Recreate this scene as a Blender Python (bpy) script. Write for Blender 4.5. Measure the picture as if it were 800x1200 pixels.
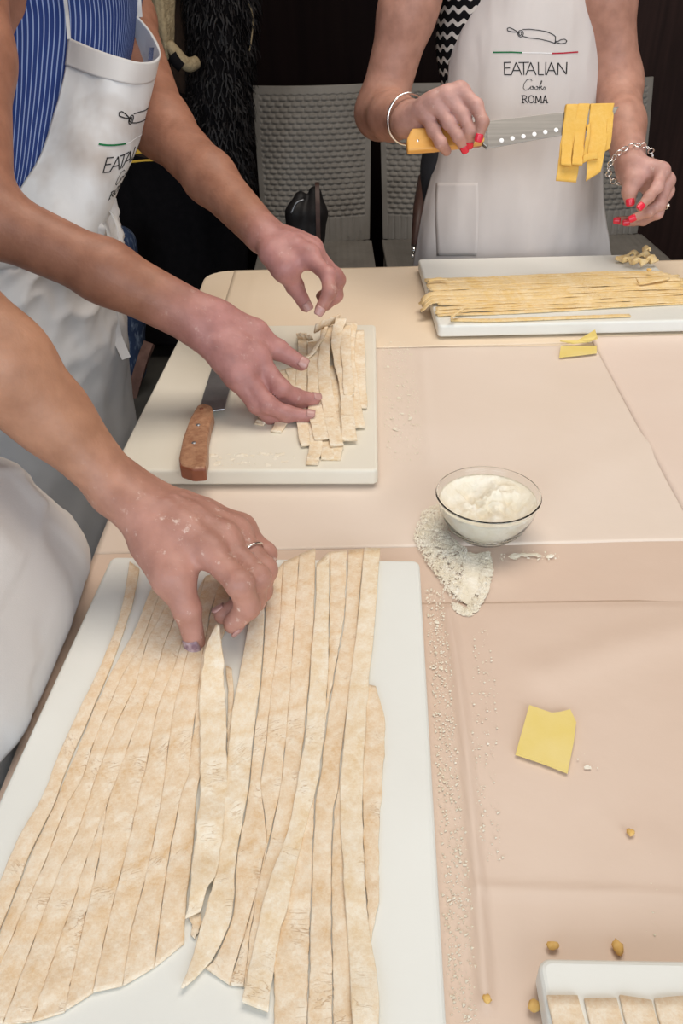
import bpy, bmesh, math, random
import numpy as np
from mathutils import Vector, Matrix, noise as mnoise

random.seed(7)
RNG = np.random.default_rng(7)
for o in list(bpy.data.objects):
    bpy.data.objects.remove(o, do_unlink=True)
SC = bpy.context.scene
COL = SC.collection

# ------------------------------------------------------------------ camera
FPX, PITCH, ROLL = 947.8, 0.5965, -0.0228
TABLE_Z = 0.75
CAM = np.array([0.0, 0.0, TABLE_Z + 0.6632 * 0.7])
_cp, _sp = math.cos(PITCH), math.sin(PITCH)
FW = np.array([0, _cp, -_sp]); UP0 = np.array([0, _sp, _cp]); RT0 = np.array([1.0, 0, 0])
_c, _s = math.cos(ROLL), math.sin(ROLL)
RT = _c * RT0 + _s * UP0
UPV = _c * UP0 - _s * RT0
cam = bpy.data.cameras.new('camera')
cam.sensor_fit = 'VERTICAL'; cam.sensor_height = 36; cam.lens = 36 * FPX / 1200
cam.clip_start = 0.02; cam.clip_end = 50
camo = bpy.data.objects.new('camera', cam); COL.objects.link(camo)
M = Matrix.Identity(4)
for i in range(3):
    M[i][0] = RT[i]; M[i][1] = UPV[i]; M[i][2] = -FW[i]; M[i][3] = CAM[i]
camo.matrix_world = M
SC.camera = camo

# ------------------------------------------------------------------ light
w = bpy.data.worlds.new('world'); SC.world = w; w.use_nodes = True
w.node_tree.nodes['Background'].inputs[0].default_value = (0.78, 0.86, 1.0, 1)
w.node_tree.nodes['Background'].inputs[1].default_value = 0.75


def area(name, loc, target, sx, sy, power, color):
    l = bpy.data.lights.new(name, 'AREA'); l.shape = 'RECTANGLE'; l.size = sx; l.size_y = sy
    l.energy = power; l.color = color
    o = bpy.data.objects.new(name, l); COL.objects.link(o); o.location = loc
    d = Vector(target) - Vector(loc); o.rotation_euler = d.to_track_quat('-Z', 'Y').to_euler()
    return o


area('shopfront_window_light', (1.3, -2.2, 1.9), (0.1, 0.9, 0.8), 2.6, 1.8, 44, (0.87, 0.94, 1.0))
area('side_window_light', (-1.5, -2.0, 1.8), (0.0, 0.8, 0.8), 1.8, 1.6, 24, (0.74, 0.87, 1.0))
area('overhead_fill_light', (0.4, 1.25, 2.7), (0.4, 1.2, 0.0), 1.6, 1.2, 25, (1.0, 0.90, 0.79))  # added warm fill from above to brighten the far table, no actual lamp
SC.view_settings.view_transform = 'Standard'
SC.view_settings.look = 'None'
SC.view_settings.gamma = 1.0
SC.view_settings.exposure = 0.30
SC.view_settings.use_curve_mapping = False


# ------------------------------------------------------------------ helpers: points
def ray(x, y):
    x = x - 400.0; y = y - 600.0
    x, y = _c * x + _s * y, -_s * x + _c * y
    return np.array([x / FPX, 0, 0]) + FW - y / FPX * UP0


def W(x, y, d):
    """point of the photograph at depth d (metres along the lens axis)"""
    return CAM + ray(x, y) * d


def Z(x, y, z):
    """point of the photograph on the level plane z"""
    r = ray(x, y)
    return CAM + r * ((z - CAM[2]) / r[2])


def unit(v):
    v = np.asarray(v, float); n = np.linalg.norm(v)
    return v / n if n > 1e-9 else v


def px_of(P):
    d = np.asarray(P) - CAM
    z = d @ FW
    return np.stack([400 + FPX * (d @ RT) / z, 600 - FPX * (d @ UPV) / z], -1)


# ------------------------------------------------------------------ helpers: materials
MATS = {}


def new_mat(name):
    m = bpy.data.materials.new(name); m.use_nodes = True
    nt = m.node_tree; b = nt.nodes['Principled BSDF']
    return m, nt, b


def srgb(r, g, b):
    f = lambda c: ((c / 255) / 12.92 if c / 255 <= 0.04045 else ((c / 255 + 0.055) / 1.055) ** 2.4)
    return (f(r), f(g), f(b), 1)


def node(nt, t, **kw):
    n = nt.nodes.new(t)
    for k, v in kw.items():
        setattr(n, k, v)
    return n


def mat(name, c1, c2=None, scale=20, rough=0.6, bump=0.0, bscale=None, metal=0.0, detail=4, stretch=None,
        sss=0.0, spec=0.5, ramp=(0.35, 0.7), sheen=0.0, coord='Object', bdist=0.002):
    m, nt, b = new_mat(name)
    b.inputs['Roughness'].default_value = rough
    b.inputs['Metallic'].default_value = metal
    b.inputs['Specular IOR Level'].default_value = spec
    if sss:
        b.inputs['Subsurface Weight'].default_value = sss
        b.inputs['Subsurface Radius'].default_value = (0.012, 0.005, 0.003)
        b.inputs['Subsurface Scale'].default_value = 0.6
    if sheen:
        b.inputs['Sheen Weight'].default_value = sheen
    tc = node(nt, 'ShaderNodeTexCoord')
    mp = node(nt, 'ShaderNodeMapping')
    nt.links.new(tc.outputs[coord], mp.inputs[0])
    if stretch:
        mp.inputs['Scale'].default_value = stretch
    if c2 is None:
        b.inputs['Base Color'].default_value = c1
    else:
        nz = node(nt, 'ShaderNodeTexNoise'); nz.inputs['Scale'].default_value = scale; nz.inputs['Detail'].default_value = detail
        nt.links.new(mp.outputs[0], nz.inputs['Vector'])
        cr = node(nt, 'ShaderNodeValToRGB')
        cr.color_ramp.elements[0].position = ramp[0]; cr.color_ramp.elements[0].color = c1
        cr.color_ramp.elements[1].position = ramp[1]; cr.color_ramp.elements[1].color = c2
        nt.links.new(nz.outputs['Fac'], cr.inputs[0]); nt.links.new(cr.outputs[0], b.inputs['Base Color'])
    if bump:
        nb = node(nt, 'ShaderNodeTexNoise'); nb.inputs['Scale'].default_value = bscale or scale; nb.inputs['Detail'].default_value = 5
        nt.links.new(mp.outputs[0], nb.inputs['Vector'])
        bp = node(nt, 'ShaderNodeBump'); bp.inputs['Strength'].default_value = bump; bp.inputs['Distance'].default_value = bdist
        nt.links.new(nb.outputs['Fac'], bp.inputs['Height']); nt.links.new(bp.outputs[0], b.inputs['Normal'])
    MATS[name] = m
    return m


def skin_mat(name, base, flush, flour=0.0):
    m, nt, b = new_mat(name)
    b.inputs['Roughness'].default_value = 0.5
    b.inputs['Specular IOR Level'].default_value = 0.4
    b.inputs['Subsurface Weight'].default_value = 0.12
    b.inputs['Subsurface Radius'].default_value = (0.01, 0.004, 0.002)
    b.inputs['Subsurface Scale'].default_value = 0.5
    tc = node(nt, 'ShaderNodeTexCoord')
    at = node(nt, 'ShaderNodeAttribute', attribute_name='flush')
    n1 = node(nt, 'ShaderNodeTexNoise'); n1.inputs['Scale'].default_value = 45; n1.inputs['Detail'].default_value = 5
    nt.links.new(tc.outputs['Object'], n1.inputs['Vector'])
    mx = node(nt, 'ShaderNodeMix', data_type='RGBA')
    mx.inputs[6].default_value = base; mx.inputs[7].default_value = flush
    nt.links.new(at.outputs['Fac'], mx.inputs[0])
    mul = node(nt, 'ShaderNodeMix', data_type='RGBA', blend_type='MULTIPLY'); mul.inputs[0].default_value = 1
    cr = node(nt, 'ShaderNodeValToRGB')
    cr.color_ramp.elements[0].position = 0.3; cr.color_ramp.elements[0].color = (0.80, 0.76, 0.74, 1)
    cr.color_ramp.elements[1].position = 0.65; cr.color_ramp.elements[1].color = (1.06, 1.06, 1.06, 1)
    nt.links.new(n1.outputs['Fac'], cr.inputs[0])
    nt.links.new(mx.outputs[2], mul.inputs[6]); nt.links.new(cr.outputs[0], mul.inputs[7])
    out = mul.outputs[2]
    if flour:
        n2 = node(nt, 'ShaderNodeTexNoise'); n2.inputs['Scale'].default_value = 95; n2.inputs['Detail'].default_value = 6
        n2.inputs['Roughness'].default_value = 0.7
        nt.links.new(tc.outputs['Object'], n2.inputs['Vector'])
        c2 = node(nt, 'ShaderNodeValToRGB')
        c2.color_ramp.elements[0].position = 0.60; c2.color_ramp.elements[0].color = (0, 0, 0, 1)
        c2.color_ramp.elements[1].position = 0.72; c2.color_ramp.elements[1].color = (flour, flour, flour, 1)
        nt.links.new(n2.outputs['Fac'], c2.inputs[0])
        mm = node(nt, 'ShaderNodeMath', operation='MULTIPLY')
        nt.links.new(c2.outputs[0], mm.inputs[0]); nt.links.new(at.outputs['Fac'], mm.inputs[1])
        mf = node(nt, 'ShaderNodeMix', data_type='RGBA'); mf.inputs[7].default_value = srgb(232, 214, 200)
        nt.links.new(mm.outputs[0], mf.inputs[0]); nt.links.new(out, mf.inputs[6]); out = mf.outputs[2]
    nt.links.new(out, b.inputs['Base Color'])
    nb = node(nt, 'ShaderNodeTexNoise'); nb.inputs['Scale'].default_value = 240; nb.inputs['Detail'].default_value = 4
    nt.links.new(tc.outputs['Object'], nb.inputs['Vector'])
    bp = node(nt, 'ShaderNodeBump'); bp.inputs['Strength'].default_value = 0.35; bp.inputs['Distance'].default_value = 0.0012
    nt.links.new(nb.outputs['Fac'], bp.inputs['Height']); nt.links.new(bp.outputs[0], b.inputs['Normal'])
    return m


def pasta_mat(name, base, dusty, crease, dust=(0.36, 0.60), lines=True):
    """dough: object-space mottled flour, fine squashed cracks across the strip (UV x runs along it in metres)"""
    m, nt, b = new_mat(name)
    b.inputs['Roughness'].default_value = 0.75
    b.inputs['Specular IOR Level'].default_value = 0.25
    tc = node(nt, 'ShaderNodeTexCoord')
    n1 = node(nt, 'ShaderNodeTexNoise'); n1.inputs['Scale'].default_value = 62; n1.inputs['Detail'].default_value = 11
    n1.inputs['Roughness'].default_value = 0.82
    nt.links.new(tc.outputs['Object'], n1.inputs['Vector'])
    cr = node(nt, 'ShaderNodeValToRGB')
    cr.color_ramp.elements[0].position = dust[0]; cr.color_ramp.elements[0].color = base
    cr.color_ramp.elements[1].position = dust[1]; cr.color_ramp.elements[1].color = dusty
    nt.links.new(n1.outputs['Fac'], cr.inputs[0])
    out = cr.outputs[0]
    nb = node(nt, 'ShaderNodeTexNoise'); nb.inputs['Scale'].default_value = 260; nb.inputs['Detail'].default_value = 5
    nt.links.new(tc.outputs['Object'], nb.inputs['Vector'])
    hgt = nb.outputs['Fac']
    if lines:
        mp = node(nt, 'ShaderNodeMapping'); mp.inputs['Scale'].default_value = (230, 26, 1)
        nt.links.new(tc.outputs['UV'], mp.inputs[0])
        n2 = node(nt, 'ShaderNodeTexNoise'); n2.inputs['Scale'].default_value = 1.0; n2.inputs['Detail'].default_value = 2
        nt.links.new(mp.outputs[0], n2.inputs['Vector'])
        # thin iso-line of the stretched noise = wavy crosswise crack
        sub = node(nt, 'ShaderNodeMath', operation='SUBTRACT'); sub.inputs[1].default_value = 0.5
        nt.links.new(n2.outputs['Fac'], sub.inputs[0])
        ab = node(nt, 'ShaderNodeMath', operation='ABSOLUTE'); nt.links.new(sub.outputs[0], ab.inputs[0])
        lt = node(nt, 'ShaderNodeMapRange'); lt.inputs[1].default_value = 0.0; lt.inputs[2].default_value = 0.02
        lt.inputs[3].default_value = 1.0; lt.inputs[4].default_value = 0.0
        nt.links.new(ab.outputs[0], lt.inputs[0])
        # only in places
        n3 = node(nt, 'ShaderNodeTexNoise'); n3.inputs['Scale'].default_value = 32
        nt.links.new(tc.outputs['Object'], n3.inputs['Vector'])
        c3 = node(nt, 'ShaderNodeMapRange'); c3.inputs[1].default_value = 0.56; c3.inputs[2].default_value = 0.66
        nt.links.new(n3.outputs['Fac'], c3.inputs[0])
        mm = node(nt, 'ShaderNodeMath', operation='MULTIPLY'); nt.links.new(lt.outputs[0], mm.inputs[0]); nt.links.new(c3.outputs[0], mm.inputs[1])
        m2 = node(nt, 'ShaderNodeMath', operation='MULTIPLY'); m2.inputs[1].default_value = 0.6
        nt.links.new(mm.outputs[0], m2.inputs[0])
        mx = node(nt, 'ShaderNodeMix', data_type='RGBA'); mx.inputs[7].default_value = crease
        nt.links.new(m2.outputs[0], mx.inputs[0]); nt.links.new(out, mx.inputs[6]); out = mx.outputs[2]
        sb = node(nt, 'ShaderNodeMath', operation='SUBTRACT'); nt.links.new(hgt, sb.inputs[0]); nt.links.new(mm.outputs[0], sb.inputs[1])
        hgt = sb.outputs[0]
    nt.links.new(out, b.inputs['Base Color'])
    bp = node(nt, 'ShaderNodeBump'); bp.inputs['Strength'].default_value = 0.4; bp.inputs['Distance'].default_value = 0.0012
    nt.links.new(hgt, bp.inputs['Height']); nt.links.new(bp.outputs[0], b.inputs['Normal'])
    return m


def stripe_mat(name, dark, light, period, duty, rough=0.8, wave=0.0, axis='U'):
    """stripes printed along V on a cloth whose UVs are in metres"""
    m, nt, b = new_mat(name)
    b.inputs['Roughness'].default_value = rough; b.inputs['Specular IOR Level'].default_value = 0.2
    tc = node(nt, 'ShaderNodeTexCoord'); sp = node(nt, 'ShaderNodeSeparateXYZ')
    nt.links.new(tc.outputs['UV'], sp.inputs[0])
    src = sp.outputs[0] if axis == 'U' else sp.outputs[1]
    if wave:
        oth = sp.outputs[1] if axis == 'U' else sp.outputs[0]
        s0 = node(nt, 'ShaderNodeMath', operation='MULTIPLY'); s0.inputs[1].default_value = 2 * math.pi / 0.022
        nt.links.new(oth, s0.inputs[0])
        s1 = node(nt, 'ShaderNodeMath', operation='SINE'); nt.links.new(s0.outputs[0], s1.inputs[0])
        s2 = node(nt, 'ShaderNodeMath', operation='MULTIPLY_ADD'); s2.inputs[1].default_value = wave
        nt.links.new(s1.outputs[0], s2.inputs[0]); nt.links.new(src, s2.inputs[2]); src = s2.outputs[0]
    d = node(nt, 'ShaderNodeMath', operation='DIVIDE'); d.inputs[1].default_value = period
    nt.links.new(src, d.inputs[0])
    fr = node(nt, 'ShaderNodeMath', operation='FRACT'); nt.links.new(d.outputs[0], fr.inputs[0])
    lt = node(nt, 'ShaderNodeMath', operation='LESS_THAN'); lt.inputs[1].default_value = duty
    nt.links.new(fr.outputs[0], lt.inputs[0])
    mx = node(nt, 'ShaderNodeMix', data_type='RGBA'); mx.inputs[6].default_value = dark; mx.inputs[7].default_value = light
    nt.links.new(lt.outputs[0], mx.inputs[0]); nt.links.new(mx.outputs[2], b.inputs['Base Color'])
    return m


APRON = mat('white_cotton', srgb(206, 204, 203), srgb(214, 212, 210), 9, 0.85, 0.25, 900, spec=0.15, bdist=0.0006)
APRON_WARM = mat('warm_white_cotton', srgb(208, 201, 197), srgb(216, 209, 205), 9, 0.85, 0.25, 900, spec=0.15, bdist=0.0006)
APRON_STAINED = mat('white_cotton_stained', srgb(188, 180, 174), srgb(220, 221, 222), 7, 0.85, 0.25, 900, spec=0.15, ramp=(0.28, 0.42), bdist=0.0006)
BOARD = mat('white_polythene', srgb(228, 228, 221), srgb(234, 235, 229), 6, 0.42, 0.15, 220, spec=0.35, bdist=0.0005)
BOARD_CREAM = mat('cream_polythene', srgb(232, 226, 210), srgb(238, 233, 219), 6, 0.42, 0.15, 220, spec=0.35, bdist=0.0005)
PASTA = pasta_mat('floured_dough', srgb(222, 188, 144), srgb(240, 226, 204), srgb(188, 142, 94))
PASTA2 = pasta_mat('floured_dough_pale', srgb(226, 198, 156), srgb(243, 232, 212), srgb(190, 146, 92))
PASTA_FAR = pasta_mat('yellow_dough', srgb(230, 198, 136), srgb(240, 220, 182), srgb(190, 140, 70), dust=(0.42, 0.64))
PASTA_KNIFE = pasta_mat('fresh_yellow_dough', srgb(222, 176, 84), srgb(228, 190, 110), srgb(190, 140, 60), dust=(0.45, 0.75), lines=False)
SCRAP = mat('dry_yellow_dough', srgb(232, 208, 118), srgb(236, 214, 138), 30, 0.6, 0.2, 300, bdist=0.0005)
CRUMB = mat('yellow_crumb', srgb(224, 178, 96), srgb(236, 200, 130), 200, 0.7)
FLOUR = mat('flour', srgb(236, 226, 204), srgb(246, 240, 226), 60, 0.95, 0.6, 300, spec=0.05, bdist=0.002)
CLOTH = mat('cream_table_paper', srgb(234, 214, 188), srgb(239, 221, 197), 4, 0.6, 0.25, 40, spec=0.3)
PAPER_PINK = mat('pink_baking_paper', srgb(216, 191, 172), srgb(224, 202, 184), 3.5, 0.42, 0.2, 26, spec=0.35, bdist=0.003)
PAPER_MID = mat('pale_baking_paper', srgb(228, 211, 195), srgb(234, 218, 204), 3.5, 0.42, 0.2, 26, spec=0.35, bdist=0.003)
PAPER_WHITE = mat('white_baking_paper', srgb(230, 210, 195), srgb(236, 218, 204), 3.5, 0.42, 0.2, 26, spec=0.35, bdist=0.003)
BLACK_CLOTH = mat('black_cloth', srgb(14, 12, 14), srgb(20, 17, 19), 40, 0.9, 0.3, 200, spec=0.15)
FUR = mat('black_shaggy_pile', srgb(11, 9, 10), srgb(32, 27, 27), 60, 0.6, spec=0.3)
WALL = mat('dark_brown_panel', srgb(20, 13, 13), srgb(27, 18, 17), 3, 0.6, 0.1, 6, stretch=(8, 1, 0.6), spec=0.04)
WOOD_DARK = mat('dark_brown_wood', srgb(40, 27, 24), srgb(54, 37, 33), 4, 0.55, 0.2, 9, stretch=(9, 9, 0.7), spec=0.1)
CONCRETE = mat('grey_floor', srgb(64, 62, 58), srgb(84, 82, 77), 5, 0.7, 0.2, 30)
CEIL = mat('white_ceiling', srgb(205, 200, 192), srgb(212, 208, 200), 4, 0.9)
SIDE = mat('brown_side_wall', srgb(92, 76, 66), srgb(104, 88, 76), 4, 0.8)
RESIN = mat('grey_resin', srgb(128, 123, 116), srgb(140, 135, 128), 15, 0.5, 0.1, 120, spec=0.3)
STEEL = mat('brushed_steel', (0.26, 0.25, 0.24, 1), (0.34, 0.33, 0.31, 1), 6, 0.38, 0.05, 60, metal=1.0, stretch=(1, 30, 30))
STEEL_DARK = mat('grey_steel', (0.30, 0.31, 0.33, 1), (0.42, 0.43, 0.45, 1), 30, 0.42, 0.2, 90, metal=0.9)
SILVER = mat('silver', (0.85, 0.83, 0.80, 1), None, rough=0.18, metal=1.0)
HANDLE = mat('red_brown_wood', srgb(150, 104, 76), srgb(184, 140, 108), 30, 0.45, 0.2, 90, stretch=(6, 6, 1))
HANDLE_DK = mat('dark_end_wood', srgb(122, 66, 44), srgb(146, 84, 58), 30, 0.4)
HANDLE_YEL = mat('orange_wood', srgb(222, 160, 72), srgb(232, 176, 92), 22, 0.45)
INK = mat('black_print', srgb(28, 26, 28), None, rough=0.9)
INK_G = mat('green_print', srgb(20, 110, 62), None, rough=0.9)
INK_R = mat('red_print', srgb(176, 32, 52), None, rough=0.9)
INK_W = mat('white_print', srgb(246, 246, 246), None, rough=0.9)
NAIL_RED = mat('coral_nail_polish', srgb(222, 44, 66), None, rough=0.15)
NAIL = mat('bare_nail', srgb(188, 144, 136), None, rough=0.3)
NAIL_DK = mat('mauve_nail_polish', srgb(130, 100, 112), srgb(190, 166, 168), 220, 0.35)
SKIN_A = skin_mat('tan_skin', srgb(160, 112, 90), srgb(182, 130, 124), 0.35)
SKIN_B = skin_mat('light_tan_skin', srgb(178, 131, 104), srgb(182, 134, 119), 0.75)
SKIN_C = skin_mat('pink_skin', srgb(180, 134, 116), srgb(196, 152, 142), 0.4)
SHIRT_A = stripe_mat('blue_striped_cotton', srgb(36, 55, 110), srgb(136, 152, 190), 0.0058, 0.24)
SHIRT_C = stripe_mat('black_white_wavy_knit', srgb(16, 15, 18), srgb(214, 208, 200), 0.019, 0.36, wave=0.003, axis='V')
SHIRT_B = mat('grey_cotton', srgb(120, 120, 126), srgb(134, 134, 140), 20, 0.9)
TROUSER = mat('dark_grey_trousers', srgb(52, 54, 60), srgb(62, 64, 70), 30, 0.9)
DENIM = mat('blue_denim', srgb(42, 66, 104), srgb(74, 100, 138), 26, 0.9, 0.3, 300)
DENIM_WORN = mat('worn_blue_denim', srgb(40, 56, 86), srgb(124, 138, 158), 24, 0.9, 0.3, 300, stretch=(3, 3, 1), ramp=(0.52, 0.72))
SUEDE = mat('brown_suede', srgb(96, 68, 58), srgb(122, 90, 78), 24, 0.9)
LEATHER_BLK = mat('black_leather', srgb(20, 17, 18), srgb(30, 26, 26), 40, 0.6, 0.3, 160)
LEATHER_BRN = mat('brown_leather', srgb(72, 50, 44), srgb(88, 62, 54), 40, 0.5)
KNIT = mat('cream_knit', srgb(140, 122, 92), srgb(168, 150, 118), 60, 0.95, 0.8, 140, bdist=0.004)
BROWN_KNIT = mat('brown_cloth', srgb(52, 36, 24), srgb(70, 48, 32), 30, 0.9)
RED_CLOTH = mat('red_braid', srgb(130, 34, 34), None, rough=0.9)
YEL_CLOTH = mat('yellow_braid', srgb(210, 168, 60), None, rough=0.9)
HAIR_BR = mat('brown_hair', srgb(46, 32, 24), srgb(78, 54, 38), 40, 0.5, 0.6, 60, stretch=(8, 8, 0.6))
HAIR_FAIR = mat('grey_blond_hair', srgb(140, 118, 90), srgb(178, 156, 124), 40, 0.5, 0.6, 60, stretch=(8, 8, 0.6))
EYE_W = mat('eye_white', srgb(232, 228, 224), None, rough=0.2)
EYE_I = mat('brown_iris', srgb(62, 40, 26), None, rough=0.2)
LIP = mat('lips', srgb(168, 96, 92), None, rough=0.45)

m_, nt_, b_ = new_mat('clear_glass')
b_.inputs['Base Color'].default_value = (0.97, 0.985, 0.98, 1)
b_.inputs['Roughness'].default_value = 0.02
b_.inputs['Transmission Weight'].default_value = 1.0
b_.inputs['IOR'].default_value = 1.22
GLASS = m_


# ------------------------------------------------------------------ helpers: objects
def link(name, me, material=None, parent=None, smooth=True):
    o = bpy.data.objects.new(name, me); COL.objects.link(o)
    if material is not None:
        me.materials.append(material)
    if parent is not None:
        o.parent = parent
    if smooth:
        me.polygons.foreach_set('use_smooth', [True] * len(me.polygons))
    return o


def mesh(name, V, F, material=None, parent=None, smooth=True, uv=None, attrs=None):
    me = bpy.data.meshes.new(name)
    V = np.asarray(V, float)
    if parent is not None and getattr(parent, 'location', None) is not None:
        V = V - np.array(parent_world(parent))
    F = F.tolist() if isinstance(F, np.ndarray) else [list(f) for f in F]
    me.from_pydata(V.tolist(), [], F)
    me.update()
    if uv is not None:
        ul = me.uv_layers.new(name='UVMap')
        idx = np.zeros(len(me.loops), dtype=np.int32); me.loops.foreach_get('vertex_index', idx)
        ul.data.foreach_set('uv', np.asarray(uv, np.float32)[idx].ravel())
    if attrs:
        for k, a in attrs.items():
            at = me.attributes.new(k, 'FLOAT', 'POINT'); at.data.foreach_set('value', np.asarray(a, np.float32))
    return link(name, me, material, parent, smooth)


def parent_world(p):
    v = np.zeros(3)
    while p is not None:
        v = v + np.array(p.location); p = p.parent
    return v


def empty(name, loc):
    o = bpy.data.objects.new(name, None); COL.objects.link(o); o.location = loc
    o.empty_display_size = 0.05
    return o


def tag(o, label, cat, group=None, kind=None):
    o['label'] = label; o['category'] = cat
    if group: o['group'] = group
    if kind: o['kind'] = kind
    return o


def box(name, lo, hi, material, parent=None, bevel=0.0, segs=2, rot=0.0):
    bm = bmesh.new(); bmesh.ops.create_cube(bm, size=1)
    lo = np.array(lo, float); hi = np.array(hi, float)
    c = (lo + hi) / 2; s = hi - lo
    bmesh.ops.scale(bm, vec=Vector(s), verts=bm.verts)
    if bevel:
        bmesh.ops.bevel(bm, geom=list(bm.edges), offset=bevel, segments=segs, affect='EDGES', profile=0.5)
    if rot:
        bmesh.ops.rotate(bm, cent=(0, 0, 0), matrix=Matrix.Rotation(rot, 3, 'Z'), verts=bm.verts)
    off = c - (parent_world(parent) if parent is not None else 0)
    bmesh.ops.translate(bm, vec=Vector(off), verts=bm.verts)
    me = bpy.data.meshes.new(name); bm.to_mesh(me); bm.free()
    return link(name, me, material, parent, smooth=False)


def structure(o):
    o['kind'] = 'structure'; return o


def catmull(P, n):
    """resample control points (k,...) to n points, Catmull-Rom"""
    P = np.asarray(P, float); k = len(P)
    if k == 2:
        t = np.linspace(0, 1, n).reshape(-1, *([1] * (P.ndim - 1)))
        return P[0] * (1 - t) + P[1] * t
    E = np.concatenate([[2 * P[0] - P[1]], P, [2 * P[-1] - P[-2]]])
    t = np.linspace(0, k - 1, n); i = np.minimum(t.astype(int), k - 2); f = (t - i).reshape(-1, *([1] * (P.ndim - 1)))
    p0, p1, p2, p3 = E[i], E[i + 1], E[i + 2], E[i + 3]
    return 0.5 * (2 * p1 + (p2 - p0) * f + (2 * p0 - 5 * p1 + 4 * p2 - p3) * f ** 2 + (3 * p1 - p0 - 3 * p2 + p3) * f ** 3)


def grid_faces(nv, nu, off=0, flip=False, closed_u=False):
    f = []
    cu = nu if closed_u else nu - 1
    for j in range(nv - 1):
        for i in range(cu):
            a = off + j * nu + i; b = off + j * nu + (i + 1) % nu
            q = [a, b, b + nu, a + nu]
            f.append(q[::-1] if flip else q)
    return f


def grid_normals(P):
    du = np.gradient(P, axis=1); dv = np.gradient(P, axis=0)
    n = np.cross(du, dv); n /= (np.linalg.norm(n, axis=-1, keepdims=True) + 1e-12)
    return n


class Patch:
    """a cloth panel: control rows of points -> dense sheet with folds and thickness"""

    def __init__(self, ctrl, nv, nu, folds=None, face=None):
        ctrl = np.asarray(ctrl, float)
        rows = np.stack([catmull(r, nu) for r in ctrl])
        P = np.stack([catmull(rows[:, i], nv) for i in range(nu)], 1)
        n = grid_normals(P)
        if face is not None and (n * (np.asarray(face) - P)).sum() < 0:
            n = -n; self.flip = True
        else:
            self.flip = False
        if folds is not None:
            D = np.zeros((nv, nu))
            for j in range(nv):
                for i in range(nu):
                    D[j, i] = folds(i / (nu - 1), j / (nv - 1), P[j, i])
            P = P + n * D[..., None]
            n = grid_normals(P)
            if self.flip: n = -n
        self.P, self.n, self.nv, self.nu = P, n, nv, nu

    def build(self, name, material, parent, thick=0.0015, uvscale=None):
        P, n = self.P, self.n
        top = P.reshape(-1, 3); bot = (P - n * thick).reshape(-1, 3)
        k = len(top); nv, nu = self.nv, self.nu
        F = grid_faces(nv, nu, 0, self.flip) + grid_faces(nv, nu, k, not self.flip)
        edge = [(0, i) for i in range(nu)] + [(j, nu - 1) for j in range(1, nv)] + [(nv - 1, i) for i in range(nu - 2, -1, -1)] + [(j, 0) for j in range(nv - 2, 0, -1)]
        ids = [j * nu + i for j, i in edge]
        for a, b in zip(ids, ids[1:] + ids[:1]):
            q = [a, a + k, b + k, b]
            F.append(q[::-1] if self.flip else q)
        # UV in metres
        du = np.linalg.norm(np.diff(P, axis=1), axis=2).mean(0); U = np.concatenate([[0], np.cumsum(du)])
        dv = np.linalg.norm(np.diff(P, axis=0), axis=2).mean(1); Vv = np.concatenate([[0], np.cumsum(dv)])
        uv = np.stack(np.meshgrid(U, Vv), -1).reshape(-1, 2)
        return mesh(name, np.concatenate([top, bot]), F, material, parent, uv=np.concatenate([uv, uv]))

    def at(self, u, v, off=0.0):
        x = np.clip(u, 0, 1) * (self.nu - 1); y = np.clip(v, 0, 1) * (self.nv - 1)
        i = np.minimum(x.astype(int), self.nu - 2); j = np.minimum(y.astype(int), self.nv - 2)
        fx = (x - i)[..., None]; fy = (y - j)[..., None]
        Q = self.P + self.n * off
        return (Q[j, i] * (1 - fx) + Q[j, i + 1] * fx) * (1 - fy) + (Q[j + 1, i] * (1 - fx) + Q[j + 1, i + 1] * fx) * fy

    def find(self, x, y, umax=1.0):
        """sheet coordinates of the photograph point x, y on the near side of the sheet"""
        q = px_of(self.P.reshape(-1, 3)); d = ((q - [x, y]) ** 2).sum(1).reshape(self.nv, self.nu)
        d[:, int(umax * (self.nu - 1)) + 1:] = 1e9
        j, i = np.unravel_index(d.argmin(), d.shape)
        return i / (self.nu - 1), j / (self.nv - 1)


def tube(name, pts, radii, material, parent=None, n=10, closed=False, smoothpts=None, flat=None):
    P = np.asarray(pts, float)
    if smoothpts: P = catmull(P, smoothpts)
    r = np.interp(np.linspace(0, 1, len(P)), np.linspace(0, 1, len(np.atleast_1d(radii))), np.atleast_1d(radii)) if np.ndim(radii) else np.full(len(P), radii)
    V, F = tube_geo(P, r, n, closed, flat)
    return mesh(name, V, F, material, parent)


def tube_geo(P, r, n=8, closed=False, flat=None):
    m = len(P); V = []
    T = np.gradient(P, axis=0)
    if closed:
        T = np.roll(P, -1, 0) - np.roll(P, 1, 0)
    ref = np.array([0.3, 0.2, 0.93])
    u = unit(np.cross(T[0], ref))
    for i in range(m):
        t = unit(T[i]); u = unit(u - t * (u @ t)); v = np.cross(t, u)
        for k in range(n):
            a = 2 * math.pi * k / n
            V.append(P[i] + r[i] * (math.cos(a) * u + math.sin(a) * v * (flat or 1)))
    F = []
    for i in range(m if closed else m - 1):
        for k in range(n):
            a = i * n + k; b = i * n + (k + 1) % n; i2 = (i + 1) % m
            F.append([a, b, i2 * n + (k + 1) % n, i2 * n + k])
    if not closed:
        F.append(list(range(n))[::-1]); F.append([(m - 1) * n + k for k in range(n)])
    return V, F


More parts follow.
